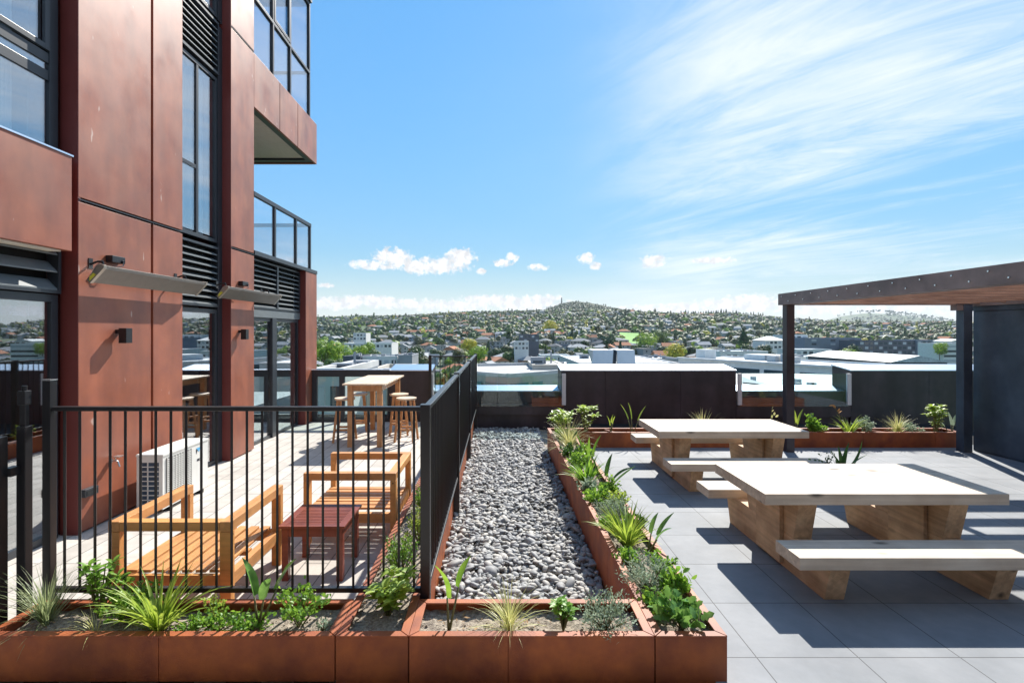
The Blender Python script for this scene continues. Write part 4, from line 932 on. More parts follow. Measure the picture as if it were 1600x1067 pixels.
for k in range(7): mb.cyl((4.05, 5.95, .22), (3.82+.03*k, 5.95, .40+.02*(k % 3)), .004, .002, 5)
mb.build('stem', stem_m, r)
# ------------------------------------------------------------------ terrain
RIDGE = [(-2500,500),(300,500),(495,497),(560,494),(640,493),(700,491),(760,490),(845,487),(950,487),(1060,491),(1130,491),(1200,496),(1300,503),(1500,506),(1700,506),(4000,506)]
def ridge_px(px):
    for (a, u), (b, v) in zip(RIDGE[:-1], RIDGE[1:]):
        if px <= b: return u+(v-u)*(px-a)/(b-a)
    return 506
def sm(a, b, t):
    t = max(0, min(1, (t-a)/(b-a))); return t*t*(3-2*t)
GZ = -28.0
def ground_z(x, y):
    yy = max(abs(y), math.hypot(x, y)*.45); px = VX+max(-2, min(2, x/yy))*FPX
    r = yy
    zr = 1.92+(518-ridge_px(px)-3)*1900/FPX
    k = sm(230, 1900, r)*.55+max(0, min(1, (r-230)/1670))*.45
    z = GZ+(zr-GZ)*k
    z += (noise.noise(Vector((x/260, y/260, 1)))*16+noise.noise(Vector((x/110, y/110, 5)))*5)*sm(350, 900, r)*(1-sm(1500, 1900, r)*.8)
    if r > 1900: z -= 60*sm(1900, 3500, r)
    if y > 0:
        z += max(0, 44*math.exp(-((x-305)/130)**2-((y-2350)/300)**2)+42*math.exp(-((x-450)/170)**2-((y-2350)/300)**2))
        z += 215*math.exp(-((x-3950)/520)**2-((y-5600)/700)**2)+165*math.exp(-((x-4650)/560)**2-((y-5600)/700)**2)
    return z
def terrain():
    mb = MB(); rad = [8+ i*6 for i in range(4)]; q = 40
    while q < 14000: rad.append(q); q *= 1.05 if q < 3000 else 1.09
    na = 220
    for r in rad:
        for i in range(na): a = 2*math.pi*i/na; x, y = r*math.sin(a), r*math.cos(a); mb.v.append((x, y, ground_z(x, y) if r > 30 else GZ))
    for j in range(len(rad)-1):
        for i in range(na): mb.f.append((j*na+i, j*na+(i+1) % na, (j+1)*na+(i+1) % na, (j+1)*na+i)); mb.mi.append(0)
    mb.f.append(tuple(range(na))[::-1]); mb.mi.append(0)
    tag(mb.build('terrain', mat('suburb_ground', (.055, .10, .028), (.028, .055, .02), rough=.9, scale=.012, detail=12), None, smooth=True), kind='structure')
terrain()

# ------------------------------------------------------------------ houses on the slopes
rh = random.Random(11)
wall_cols = {'white': (.52, .51, .49), 'cream': (.46, .41, .33), 'grey': (.33, .34, .35), 'brick': (.33, .17, .11), 'pale blue': (.42, .48, .54)}
roof_cols = {'pale grey': (.25, .26, .27), 'dark grey': (.13, .14, .155), 'terracotta': (.42, .19, .11), 'silver': (.34, .35, .36), 'brown': (.24, .17, .13)}
WM = {k: mat('house_wall_'+k.replace(' ', '_'), v, rough=.8, scale=.4) for k, v in wall_cols.items()}
RM = {k: mat('house_roof_'+k.replace(' ', '_'), v, rough=.9, spec=.15, scale=.3) for k, v in roof_cols.items()}
winm = mat('far_window', (.05, .07, .09), rough=.15, scale=1)
def house_geo(w, d, h, rh_, kind, roof, wall, win):
    wall.box(-w/2, w/2, -d/2, d/2, -3, h)
    if kind == 'flat': roof.box(-w/2-.4, w/2+.4, -d/2-.4, d/2+.4, h+.01, h+.35)
    elif kind == 'gable':
        e = .5; roof.prism([(-d/2-e, h-.15), (d/2+e, h-.15), (0, h+rh_)], -w/2-e, w/2+e, 'x')
    else:
        e = .5; a = w/2+e; b = d/2+e; k = max(0, a-b)
        roof.add([(-a,-b,h),(a,-b,h),(a,b,h),(-a,b,h),(-k,0,h+rh_),(k,0,h+rh_)], [(0,1,5,4),(1,2,5),(2,3,4,5),(3,0,4),(3,2,1,0)])
    if win is not None:
        fl = 2 if h > 4.5 else 1
        for f in range(fl):
            z0 = .9+2.8*f; n = max(2, int(w/3.2))
            for i in range(n):
                x = -w/2+(i+.5)*w/n; ww = rh.choice((.5, .8, 1.1))
                win.box(x-ww, x+ww, -d/2-.04, -d/2, z0, z0+1.3)
            for s in (-1, 1):
                win.box(s*(w/2+.02)-.02, s*(w/2+.02)+.02, -d*.25-.6, -d*.25+.6, z0, z0+1.3); win.box(s*(w/2+.02)-.02, s*(w/2+.02)+.02, d*.2-.6, d*.2+.6, z0, z0+1.3)
protos = []
KN = {'gable': 'gabled', 'hip': 'hip roofed', 'flat': 'flat roofed'}
for (wc, rc, kind, w, d, h, r_) in (('white', 'pale grey', 'gable', 13, 9, 3.2, 2.6), ('white', 'dark grey', 'hip', 14, 11, 3.4, 2.6), ('cream', 'terracotta', 'hip', 15, 11, 3.2, 2.8), ('white', 'silver', 'gable', 11, 8, 5.8, 2.2),
                                  ('grey', 'dark grey', 'flat', 14, 10, 6, 0), ('white', 'pale grey', 'flat', 13, 9, 6.2, 0), ('cream', 'brown', 'gable', 13, 9, 3.4, 2.4), ('brick', 'pale grey', 'hip', 14, 10, 3.2, 2.3),
                                  ('pale blue', 'silver', 'gable', 12, 9, 5.6, 2.4), ('white', 'terracotta', 'gable', 12, 9, 5.6, 2.6), ('cream', 'pale grey', 'hip', 16, 11, 5.8, 2.4), ('white', 'silver', 'hip', 15, 12, 3.4, 2.6)):
    wb, rb, nb = MB(), MB(), MB(); house_geo(w, d, h, r_, kind, rb, wb, nb)
    if rh.random() < .6 and kind != 'flat':    # side wing
        q = MB(); wb.box(w*.12, w*.12+w*.35, -d/2-3.4, -d/2-.02, -3, h*.98); rb.prism([(w*.12-.4, h*.98), (w*.47+.4, h*.98), (w*.295, h+r_*.75)], -d/2-3.9, 0, 'y'); nb.box(w*.2, w*.4, -d/2-3.46, -d/2-3.4, .9, 2.2)
    t = thing('house', '', 'house', (0, 0, -500), 'houses on the far hillside')
    wb.add(nb.v, nb.f, 1); wb.build('wall', [WM[wc], winm], t, local=True); rb.build('roof', RM[rc], t, local=True)
    protos.append((t, wc, rc, kind, (w, d, h, r_)))
LM = [(540, 'by the building edge'), (620, 'above the bar table'), (700, 'left of the railing corner'), (770, 'above the railing end'), (840, 'left of the summit'), (910, 'below the summit column'), (975, 'above the twin screens'),
      (1050, 'right of the grass patch'), (1120, 'below the pine row'), (1200, 'left of the pergola post'), (1280, 'right of the pergola post'), (1360, 'above the office block'), (1430, 'below the right hills'), (9999, 'beside the steel wall')]
def zone(px, y):
    h = [t for (a, t) in LM if px < a][0]
    v = 'foot of slope' if y < 340 else 'lower slope' if y < 430 else 'mid slope' if y < 560 else 'upper slope'
    return v, h
KEEP = [(286, 350, 395, 440), ]   # footprints of bigger buildings kept clear
def blocked(x, y):
    px = VX+x/y*FPX
    if 1225 < px < 1515 and y < 520: return True
    if px > 1050 and y < 300: return True
    if 968 < px < 998 and 560 < y < 760: return True       # grass patch
    return False
pts = []
tries = 0; occ = {}
def free(x, y, s, store=True):
    k = (int(x//s), int(y//s))
    for i in (-1, 0, 1):
        for j in (-1, 0, 1):
            for (a, b, t) in occ.get((k[0]+i, k[1]+j), ()):
                if (a-x)**2+(b-y)**2 < t*t: return False
    if store: occ.setdefault(k, []).append((x, y, s))
    return True
def spots(n, y0, y1, s, seed, px0=470, px1=1530):
    q = random.Random(seed); out = []; t = 0
    while len(out) < n and t < n*30:
        t += 1; y = math.sqrt(q.uniform(y0*y0, y1*y1)); px = q.uniform(px0, px1); x = (px-VX)*y/FPX
        if blocked(x, y) or not free(x, y, s): continue
        out.append((x, y, px, q.random()))
    return out
hs = spots(285, 265, 700, 19, 3)
hs.sort(key=lambda p: p[1])
used = set()
for i, (x, y, px, q) in enumerate(hs):
    k = int(q*12) if q < .999 else 11
    t, wc, rc, kind, dims = protos[k]
    v, h = zone(px, y)
    lab = f"{wc} {KN[kind]} house, {rc} roof, {v}, {h}"
    o = t if k not in used else copy_tree(t); used.add(k)
    place(o, (x, y, ground_z(x, y)+.2), R(rh.choice((0, 90, 0, 90, 180))+rh.uniform(-25, 25)), lab, 'houses on the far hillside', (rh.uniform(.95, 1.3), rh.uniform(.95, 1.3), rh.uniform(1, 1.2)))
# the many smaller ones beyond, as one mass
def mass_houses():
    groups = {}
    rr = random.Random(8)
    for (x, y, px, q) in spots(780, 700, 1720, 27, 4)+spots(500, 260, 1500, 26, 5, 1530, 2600):
        t, wc, rc, kind, (w, d, h, r_) = protos[int(q*11.99)]
        wb, rb = MB(), MB(); house_geo(w, d, h, r_, kind, rb, wb, None)
        a = R(rr.choice((0, 90))+rr.uniform(-25, 25)); c, s = math.cos(a), math.sin(a); z = ground_z(x, y)+.2
        for mb, key in ((wb, ('w', wc)), (rb, ('r', rc))):
            g = groups.setdefault(key, MB()); g.add([(x+1.2*(c*v[0]-s*v[1]), y+1.2*(s*v[0]+c*v[1]), z+1.1*v[2]) for v in mb.v], mb.f)
    allm = MB(); mats = []
    for k, g in groups.items(): allm.add(g.v, g.f, len(mats)); mats.append(WM[k[1]] if k[0] == 'w' else RM[k[1]])
    tag(allm.build('distant_houses', mats, None, fix=False), 'mass of small distant houses spreading up to the ridge', 'houses', kind='stuff')
mass_houses()

# ------------------------------------------------------------------ trees
rt = random.Random(99)
TC = {'dark green': leafmat('crown_dark', (.052, .105, .03), (.022, .05, .018), .15, .6, .5), 'mid green': leafmat('crown_mid', (.10, .18, .04), (.05, .095, .022), .2, .6, .5),
      'bright green': leafmat('crown_bright', (.24, .38, .05), (.13, .23, .03), .25, .6, .5), 'olive': leafmat('crown_olive', (.13, .14, .06), (.07, .08, .035), .2, .6, .5), 'yellow': leafmat('crown_yellow', (.50, .46, .06), (.30, .32, .04), .25, .6, .5)}
trunkm = mat('bark', (.12, .09, .065), rough=.9, scale=3)
def crown(mb, w, h, base, n, rr, ls=.8, conic=False):
    lob = [(Vector((rr.uniform(-.5, .5)*w*.6, rr.uniform(-.5, .5)*w*.6, base+h*rr.uniform(.3, .8))), w*rr.uniform(.22, .36)) for _ in range(9)]
    for k in range(n):
        if conic:
            t = rr.random()**.8; q = w*.5*(1-t)*rr.uniform(.55, 1.05); a = rr.uniform(0, 6.283); c = Vector((math.cos(a)*q, math.sin(a)*q, base+h*t)); nr = Vector((math.cos(a), math.sin(a), .4))
        else:
            (lc, lr) = rr.choice(lob); d = Vector((rr.gauss(0, 1), rr.gauss(0, 1), rr.gauss(0, .8)+.25)).normalized(); c = lc+d*lr*rr.uniform(.75, 1.08); nr = d
        u = nr.orthogonal().normalized(); v = nr.cross(u); a = rr.uniform(0, 6.28); u, v = u*math.cos(a)+v*math.sin(a), v*math.cos(a)-u*math.sin(a)
        tilt = Vector((rr.uniform(-.5, .5), rr.uniform(-.5, .5), rr.uniform(-.5, .5))); s = ls*rr.uniform(.6, 1.3)
        mb.add([c-u*s, c+v*s*.7+tilt*s*.5, c+u*s, c-v*s*.7-tilt*s*.3], [(0, 1, 2), (0, 2, 3)])
def tree_proto(colr, w, h, n, conic=False, seed=0, ls=None):
    rr = random.Random(seed); t = thing('conifer_tree' if conic else 'broadleaf_tree', '', 'tree', (0, 0, -500), 'trees among the houses'); b = h*.22
    mb = MB(); crown(mb, w, h*.8, h*.15, n, rr, ls or w*.11, conic); mb.build('crown', TC[colr], t, local=True, fix=False)
    tb = MB(); tb.cyl((0, 0, -2), (0, 0, h*.45), w*.035, w*.02, 7)
    for k in range(5): a = k*1.3; tb.cyl((0, 0, h*(.25+.03*k)), (math.cos(a)*w*.28, math.sin(a)*w*.28, h*(.5+.05*k)), w*.016, w*.006, 5)
    tb.build('trunk', trunkm, t, local=True)
    return t
TP = [(tree_proto(c, w, h, n, co, 50+i), c, co) for i, (c, w, h, n, co) in enumerate((('dark green', 9, 9, 420, 0), ('dark green', 11, 8, 420, 0), ('mid green', 9, 8, 420, 0), ('mid green', 11, 10, 420, 0), ('olive', 9, 8, 420, 0),
      ('bright green', 9, 8, 420, 0), ('dark green', 7, 13, 420, 1), ('dark green', 12, 10, 460, 0), ('olive', 7, 9, 380, 0), ('yellow', 8, 7, 380, 0)))]
ts = spots(285, 240, 640, 9, 6); ts.sort(key=lambda p: p[1]); used = set()
for (x, y, px, q) in ts:
    k = min(9, int(q*9.25)); t, c, co = TP[k]; v, h = zone(px, y)
    s = rt.uniform(.7, 1.15); shape = 'conical' if co else ('broad' if s > .95 else 'small rounded')
    o = t if k not in used else copy_tree(t); used.add(k)
    place(o, (x, y, ground_z(x, y)), rt.uniform(0, 6.28), f"{c} {shape} tree among houses, {v}, {h}", 'trees among the houses', (s, s, s*rt.uniform(.85, 1.15)))
def mass_trees():
    rr = random.Random(13); gs = {c: MB() for c in TC}
    P = spots(6500, 560, 1990, 7.5, 7)+spots(700, 250, 1800, 12, 9, 1530, 2600)
    for k in range(900):     # ridge line and summit hill
        y = rr.uniform(1840, 2050); px = rr.uniform(440, 1560); P.append(((px-VX)*y/FPX, y, px, rr.random()*.75))
    for k in range(1700):
        x = rr.gauss(400, 190); y = 2250+rr.uniform(-200, 60)
        P.append((x, y, 0, rr.random()*.48))
    for k in range(500):
        y = rr.uniform(4900, 5600); P.append((rr.uniform(3100, 5400), y, 0, rr.random()*.5))
    for (x, y, px, q) in P:
        c = 'dark green' if q < .42 else 'mid green' if q < .68 else 'olive' if q < .88 else 'bright green' if q < .965 else 'yellow'
        big = 2.0 if y > 4000 else 1; w = rr.uniform(8, 16)*big; h = rr.uniform(6.5, 12)*big; z = ground_z(x, y)
        n = 32; g = gs[c]; con = rr.random() < .04
        for i in range(n):
            a = rr.uniform(0, 6.283); e = rr.uniform(-.2, 1.5); d = Vector((math.cos(a)*math.cos(e), math.sin(a)*math.cos(e), math.sin(e)))
            if con: t = rr.random(); ce = Vector((x+d.x*w*.3*(1-t), y+d.y*w*.3*(1-t), z+h*1.5*t))
            else: ce = Vector((x+d.x*w*.42*rr.uniform(.6, 1.1), y+d.y*w*.42*rr.uniform(.6, 1.1), z+h*.35+d.z*h*.5*rr.uniform(.7, 1.15)))
            u = d.orthogonal().normalized(); v = d.cross(u); s = w*.2*rr.uniform(.6, 1.2)
            g.add([ce-u*s, ce+v*s, ce+u*s+d*s*.4, ce-v*s], [(0, 1, 2), (0, 2, 3)])
    allm = MB(); mats = []
    for c, g in gs.items(): allm.add(g.v, g.f, len(mats)); mats.append(TC[c])
    tag(allm.build('distant_trees', mats, None, fix=False), 'mass of dark and olive trees filling the far hillsides and the ridge', 'trees', kind='stuff')
mass_trees()
# pines in a row on the ridge
PINES = [('slim ' if k % 2 else 'full ')+f'dark pine in the ridge row, {n} from the left' for k, n in enumerate('first second third fourth fifth sixth seventh eighth ninth tenth eleventh twelfth thirteenth fourteenth fifteenth sixteenth seventeenth eighteenth nineteenth twentieth twenty-first twenty-second twenty-third twenty-fourth twenty-fifth twenty-sixth twenty-seventh twenty-eighth twenty-ninth thirtieth thirty-first thirty-second thirty-third thirty-fourth'.split())]
pine = tree_proto('dark green', 15, 30, 260, True, 77, 1.5); used1 = False
for k in range(34):
    px = 1064+k*3.9+rt.uniform(-.8, .8); y = 1890; x = (px-VX)*y/FPX
    o = pine if not used1 else copy_tree(pine); used1 = True; o.name = 'pine_tree'
    place(o, (x, y, ground_z(x, y)-2), rt.uniform(0, 6), PINES[k], 'pines in a row along the ridge', ((.75 if k % 2 else 1.15),)*2+(rt.uniform(.6, .95),))
# nearer single trees that stand out
def big_tree(px, Y, py_top, wpx, colr, label, conic=False, n=1500, py_base=None):
    x, _, zt = W(px, py_top, Y); w = wpx*Y/FPX; zb = GZ if py_base is None else W(px, py_base, Y)[2]; h = zt-zb
    t = thing('conifer_tree' if conic else 'broadleaf_tree', label, 'tree', (x, Y, zb)); mb = MB(); rr = random.Random(int(px))
    hh = min(h*.85, w*1.15); crown(mb, w*1.15, hh, h-hh*1.02, n, rr, w*.05, conic)
    mb.build('crown', TC[colr], t, local=True, fix=False)
    tb = MB(); tb.cyl((0, 0, -1), (0, 0, h-hh*.5), w*.04, w*.02, 8)
    for k in range(6): a = k*1.1; tb.cyl((0, 0, h-hh*.85), (math.cos(a)*w*.3, math.sin(a)*w*.3, h-hh*.4), w*.018, w*.006, 6)
    tb.build('trunk', trunkm, t, local=True)
    return t
for (px, Y, pt, wp, c, l, cn) in (
    (508, 190, 527, 44, 'bright green', 'tall bright green tree just right of the building edge', 0), (535, 200, 538, 32, 'bright green', 'bright green tree second from the building edge', 0), (522, 170, 560, 24, 'mid green', 'low round green tree below the two bright ones', 0),
    (562, 215, 539, 24, 'bright green', 'round bright green tree left of the dark flat roofed block', 0), (590, 225, 545, 22, 'mid green', 'green tree behind the flat roofed townhouses', 0), (574, 240, 534, 20, 'bright green', 'light green round tree above the flat roofed block', 0),
    (652, 200, 542, 30, 'dark green', 'very dark round tree behind the far railing corner', 0), (735, 250, 525, 24, 'yellow', 'yellow tree left of the far railing end', 0), (748, 240, 538, 26, 'bright green', 'bright green tree beside the yellow one', 0),
    (716, 230, 545, 22, 'olive', 'olive tree behind the far railing', 0), (862, 720, 500, 26, 'yellow', 'yellow green tree below the summit hill', 0), (1012, 500, 521, 30, 'bright green', 'large bright green tree right of the grass patch', 0),
    (1032, 560, 517, 22, 'mid green', 'dark rounded tree right of the large bright one', 0), (1054, 260, 538, 30, 'yellow', 'yellow green tree left of the long white building', 0), (1110, 280, 543, 20, 'yellow', 'autumn yellow tree above the long white building', 0),
    (1162, 330, 514, 22, 'dark green', 'tall dark pyramid shaped tree left of the pergola post', 1), (1168, 300, 536, 22, 'dark green', 'dark rounded tree at the foot of the pyramid shaped tree', 0), (1195, 290, 538, 26, 'dark green', 'wide dark tree left of the pergola post', 0),
    (1312, 250, 546, 32, 'bright green', 'bright green rounded tree left of the dark office block', 0), (1331, 330, 537, 30, 'dark green', 'dark tree against the left end of the office block', 0), (1468, 330, 535, 18, 'bright green', 'small bright tree between the office block and pale flats', 0),
    (860, 210, 560, 28, 'bright green', 'low green tree behind the cream parapet roof', 0)):
    big_tree(px, Y, pt, wp, c, l, cn)
# hedge-like belt of trees behind the cream roof
k = 0
proto_b = None
for px in range(690, 838, 12):
    Y = 150+rt.uniform(-8, 8); c = ('mid green', 'olive', 'dark green')[k % 3]; x, _, zt = W(px, 560+rt.uniform(-2, 4), Y)
    o = copy_tree(TP[(2, 4, 0, 3)[k % 4]][0]); s = (zt-GZ)/10.5; o['label'] = ''
    place(o, (x, Y, GZ), rt.uniform(0, 6), f"{('mid green', 'olive', 'dark green', 'mid green')[k % 4]} tree in the belt behind the cream roof, {('first','second','third','fourth','fifth','sixth','seventh','eighth','ninth','tenth','eleventh','twelfth','thirteenth')[k]} from the left", 'belt of trees behind the cream roof', (s*.55, s*.55, s)); k += 1
# grass patch
gp = MB(); gx0, gx1 = (968-VX)/FPX, (998-VX)/FPX
for i in range(8):
    for j in range(8):
        y0, y1 = 570+i*22, 592+i*22; a, c = gx0+(gx1-gx0)*j/8, gx0+(gx1-gx0)*(j+1)/8
        gp.quad(*[(u*v, v, ground_z(u*v, v)+1.5+.02*(v-570)) for u, v in ((a, y0), (c, y0), (c, y1), (a, y1))])
tag(gp.build('grass', mat('park_grass', (.16, .36, .05), (.12, .28, .04), rough=.9, scale=.1), None, fix=False), 'bright green grass patch on the hillside', 'grass', kind='stuff')
# summit column
sx, sy = 272+20, 2300; sz = ground_z(sx, sy)
r = thing('obelisk', 'slender stone column on top of the highest hill', 'monument', (sx, sy, sz)); MB().box(-8, 8, -8, 8, -3, 4).build('plinth', trunkm, r, local=True)
MB().hexa([(-3,-3,4),(3,-3,4),(3,3,4),(-3,3,4),(-1.8,-1.8,36),(1.8,-1.8,36),(1.8,1.8,36),(-1.8,1.8,36)]).build('shaft', mat('obelisk_stone', (.28, .26, .24), rough=.8, scale=.5), r, local=True)

# ------------------------------------------------------------------ larger buildings between the terrace and the hills
grey_wall = mat('grey_wall', (.30, .32, .35), rough=.8, scale=.3); dark_wall = mat('charcoal_wall', (.075, .09, .12), rough=.7, scale=.3); blue_wall = mat('blue_grey_wall', (.17, .21, .26), rough=.7, scale=.3)
cream_wall = mat('cream_wall', (.52, .47, .40), (.45, .41, .35), rough=.85, scale=.5); pale_roof = mat('pale_sheet_roof', (.52, .57, .60), (.36, .41, .44), rough=.6, scale=.4, extra=streaks(.72, (3, .12, 1), 1.2)); gravel_roof = mat('grey_membrane_roof', (.40, .39, .38), (.33, .32, .31), rough=.9, scale=.5)
conc = mat('concrete_render', (.55, .55, .54), (.47, .47, .47), rough=.85, scale=.4); brown_glass = mat('dark_shopfront', (.03, .06, .075), rough=.6, spec=.2, scale=.5); palewin = mat('blind_window', (.42, .46, .50), rough=.5, scale=.5); teal = mat('teal_glass', (.10, .26, .26), rough=.2, scale=1)
def bldg(label, px0, px1, ptop, Y, depth, wm, rm, floors=3, bays=6, rz=0, fh=3.2, win=True, cat='building', base=None, roofkind='flat', pbot=None, ww=.62, whh=.5, name='building', parapet=.5):
    x0, _, zt = W(px0, ptop, Y); x1 = W(px1, ptop, Y)[0]; w = x1-x0; cx = (x0+x1)/2; zb = GZ-2 if base is None else base
    r = thing(name, label, cat, (cx, Y+depth/2, zb), rz=rz); h = zt-zb
    MB().box(-w/2, w/2, -depth/2, depth/2, 0, h).build('wall', wm, r, local=True)
    if roofkind == 'flat':
        if parapet: q = .35; MB().box(-w/2-.05, w/2+.05, -depth/2-.05, -depth/2+q, h+.001, h+parapet).box(-w/2-.05, w/2+.05, depth/2-q, depth/2+.05, h+.001, h+parapet).box(-w/2-.05, -w/2+q, -depth/2+q, depth/2-q, h+.001, h+parapet).box(w/2-q, w/2+.05, -depth/2+q, depth/2-q, h+.001, h+parapet).build('parapet', wm, r, local=True)
        MB().box(-w/2+.35, w/2-.35, -depth/2+.35, depth/2-.35, h+.005, h+.06).build('roof', rm, r, local=True)
    elif roofkind == 'gable': MB().prism([(-w/2-.5, h), (w/2+.5, h), (0, h+w*.12)], -depth/2-.5, depth/2+.5, 'y').build('roof', rm, r, local=True)
    elif roofkind == 'hip': a, b = w/2+.6, depth/2+.6; k = abs(a-b); MB().add([(-a,-b,h),(a,-b,h),(a,b,h),(-a,b,h),(-k,0,h+3),(k,0,h+3)], [(0,1,5,4),(1,2,5),(2,3,4,5),(3,0,4)]).build('roof', rm, r, local=True)
    if roofkind == 'flat' and Y < 260:
        q = random.Random(int(px0)*7+3)
        for k in range(q.randint(2, 4)):
            a = q.uniform(-w*.38, w*.38); b_ = q.uniform(-depth*.25, depth*.25); s = q.uniform(.35, .9); e = MB().box(a-s, a+s, b_-s*.7, b_+s*.7, h+.062, h+.06+q.uniform(.5, 1.0))
            e.box(a-s*.7, a+s*.7, b_-s*.72, b_-s*.71, h+.2, h+.45, 1); e.build('roof_unit', [grey_wall, winm], r, local=True)
        MB().cyl((w*.2, 0, h+.06), (w*.2, 0, h+1.4), .09, n=7).build('vent_pipe', grey_wall, r, local=True)
    if win:
        for f in range(floors):
            z1 = h-.7-f*fh
            for i in range(bays):
                x = -w/2+(i+.5)*w/bays; q = w/bays*ww/2
                MB().box(x-q, x+q, -depth/2-.06, -depth/2+.1, z1-fh*whh, z1).build('window', palewin if (i*7+f*5) % 3 == 0 else winm, r, local=True)
    return r, w, h, depth
bldg('grey neighbouring building with big windows seen through the deck end glass', 488, 536, 587, 34, 10, conc, gravel_roof, 3, 2, base=-20, fh=2.7)
bldg('pale lower building seen through the glass behind the bar table', 545, 606, 596, 40, 14, cream_wall, pale_roof, 3, 4, base=-20)
bldg('dark windowless flat roofed block left of the townhouses', 536, 563, 559, 150, 12, dark_wall, gravel_roof, win=False)
bldg('small grey flat roofed block right of the townhouses', 622, 644, 557, 150, 12, grey_wall, gravel_roof, win=False)
r, w, h, d = bldg('white and dark townhouses between two flat roofed blocks', 564, 621, 559, 152, 12, white_wall, gravel_roof, 2, 5, fh=3.1)
for k in range(6): MB().box(-w/2+k*w/6+.2, -w/2+k*w/6+.9, -d/2-1.2, -d/2-.1, h-5.5, h-2.6).build('balcony_frame', white_wall, r, local=True)
MB().box(-w*.2, w*.02, -d/2-2, -d/2-.1, h-5, h-.9).build('bay', blue_wall, r, local=True)
# cream parapet roof with a shallow v front
r = thing('parapet_building', 'low cream building with a wide flat roof and v shaped parapet beyond the glass', 'building', (3, 50, -20))
P = [(742, 584, 50), (793, 588.5, 47), (850, 583, 50), (885, 579, 53), (885, 573.5, 66), (742, 573.5, 62)]
pts3 = [W(a, b, Y) for a, b, Y in P]; poly = [(p[0], p[1]) for p in pts3]; zt = -2.35
MB().prism(poly, -22, zt-.02, 'z').build('wall', cream_wall, r); MB().prism([(x, y+.02) for x, y in poly], zt-.3, zt-.26, 'z') 
b = MB()
for i in range(len(poly)):
    (xa, ya), (xb, yb) = poly[i], poly[(i+1) % len(poly)]; n = Vector((yb-ya, xa-xb, 0)).normalized()*.3
    b.hexa([(xa,ya,zt-.015),(xb,yb,zt-.015),(xb-n.x,yb-n.y,zt-.015),(xa-n.x,ya-n.y,zt-.015),(xa,ya,zt+.35),(xb,yb,zt+.35),(xb-n.x,yb-n.y,zt+.35),(xa-n.x,ya-n.y,zt+.35)])
b.build('parapet', conc, r)
MB().prism([(x*.985, y) for x, y in poly], zt-.014, zt+.05, 'z').build('roof', gravel_roof, r)
for (a, b_, Y0_, Y1_) in ((744, 752, 49.6, 49.2), (758, 790, 48.9, 47.1), (797, 826, 47.1, 48.7), (832, 848, 49, 49.9)):
    xa = (a-VX)*Y0_/FPX; xb = (b_-VX)*Y1_/FPX
    MB().hexa([(xa,Y0_-.12,zt-2.1),(xb,Y1_-.12,zt-2.1),(xb,Y1_+.3,zt-2.1),(xa,Y0_+.3,zt-2.1),(xa,Y0_-.12,zt-.6),(xb,Y1_-.12,zt-.6),(xb,Y1_+.3,zt-.6),(xa,Y0_+.3,zt-.6)]).build('window', teal, r)
bldg('taller cream block standing on the parapet roof', 832, 882, 571.5, 56, 8, cream_wall, gravel_roof, win=False, base=-10, parapet=.12)
bldg('wide pale flat roof just above the middle parapet block', 905, 1062, 569, 75, 24, conc, pale_roof, win=False, parapet=.2)
r = thing('roof_screen', 'left one of the twin white rooftop screens', 'roof screen', (13, 62, -2.3), 'twin white rooftop screens'); 
def scr(r, a, b_, a2, b2, Y): MB().hexa([W(a, 569, Y), W(b_, 569, Y), W(b_, 569, Y+5), W(a, 569, Y+5), W(a2, 547, Y+.6), W(b2, 547, Y+.6), (W(b2, 547, Y+.6)[0], Y+4.4, W(b2, 547, Y+.6)[2]), (W(a2, 547, Y+.6)[0], Y+4.4, W(b2, 547, Y+.6)[2])]).build('screen_panel', mat('white_screen'+str(a), (.64, .66, .70), rough=.6, scale=.5), r)
scr(r, 925, 957, 926.5, 958.5, 62); MB().box(13.9, 14.9, 63.5, 64.5, -2.4, -.35).build('duct', dark_wall, r)
r = thing('roof_screen', 'right one of the twin white rooftop screens', 'roof screen', (16, 62, -2.3), 'twin white rooftop screens'); scr(r, 965, 993, 964, 991.5, 62)
# long white building with ribbon windows
r = thing('long_building', 'long white low building with dark ribbon windows left of and behind the pergola post', 'building', (40, 85, -25))
A = Vector(W(1060, 561, 92)); B = Vector(W(1312, 573, 68)); u = (B-A); u.z = 0; L_ = u.length; u.normalize(); nrm = Vector((-u.y, u.x, 0)); nrm = nrm if nrm.y > 0 else -nrm
zt = -3.0
def loc(t, dpt, z): p = Vector((A.x, A.y, 0))+u*t+nrm*dpt; return (p.x, p.y, z)
def obox(mb, t0, t1, d0, d1, z0, z1): return mb.hexa([loc(t0,d0,z0),loc(t1,d0,z0),loc(t1,d1,z0),loc(t0,d1,z0),loc(t0,d0,z1),loc(t1,d0,z1),loc(t1,d1,z1),loc(t0,d1,z1)])
obox(MB(), 0, L_, 0, 12, -26, zt).build('wall', white_wall, r); obox(MB(), .5, L_-.5, .5, 11.5, zt+.003, zt+.05).build('roof', pale_roof, r)
b = MB(); obox(b, -.2, L_+.2, -.25, .35, zt+.005, zt+.3); obox(b, 0, L_, 11.6, 12, zt+.005, zt+.3); b.build('parapet', white_wall, r)
for k in range(5): t0 = L_*(k+.03)/5; obox(MB(), t0, t0+L_/5*.86, -.08, .1, zt-2.1, zt-.9).build('window', brown_glass, r)
obox(MB(), L_*.30, L_*.52, 7, 11, zt+.06, zt+1.0).build('penthouse', white_wall, r); obox(MB(), L_*.05, L_*.12, 3, 6, zt+.06, zt+1.7).build('stair_tower', white_wall, r)
for k, (t, d_, s) in enumerate(((.50, 5, 1.4), (.56, 6, 1.9), (.62, 5, 1.3), (.44, 7, 1.2))): obox(MB(), L_*t, L_*t+s, d_, d_+1.6, zt+.06, zt+.2+s*.6).build('vent_unit', conc, r)
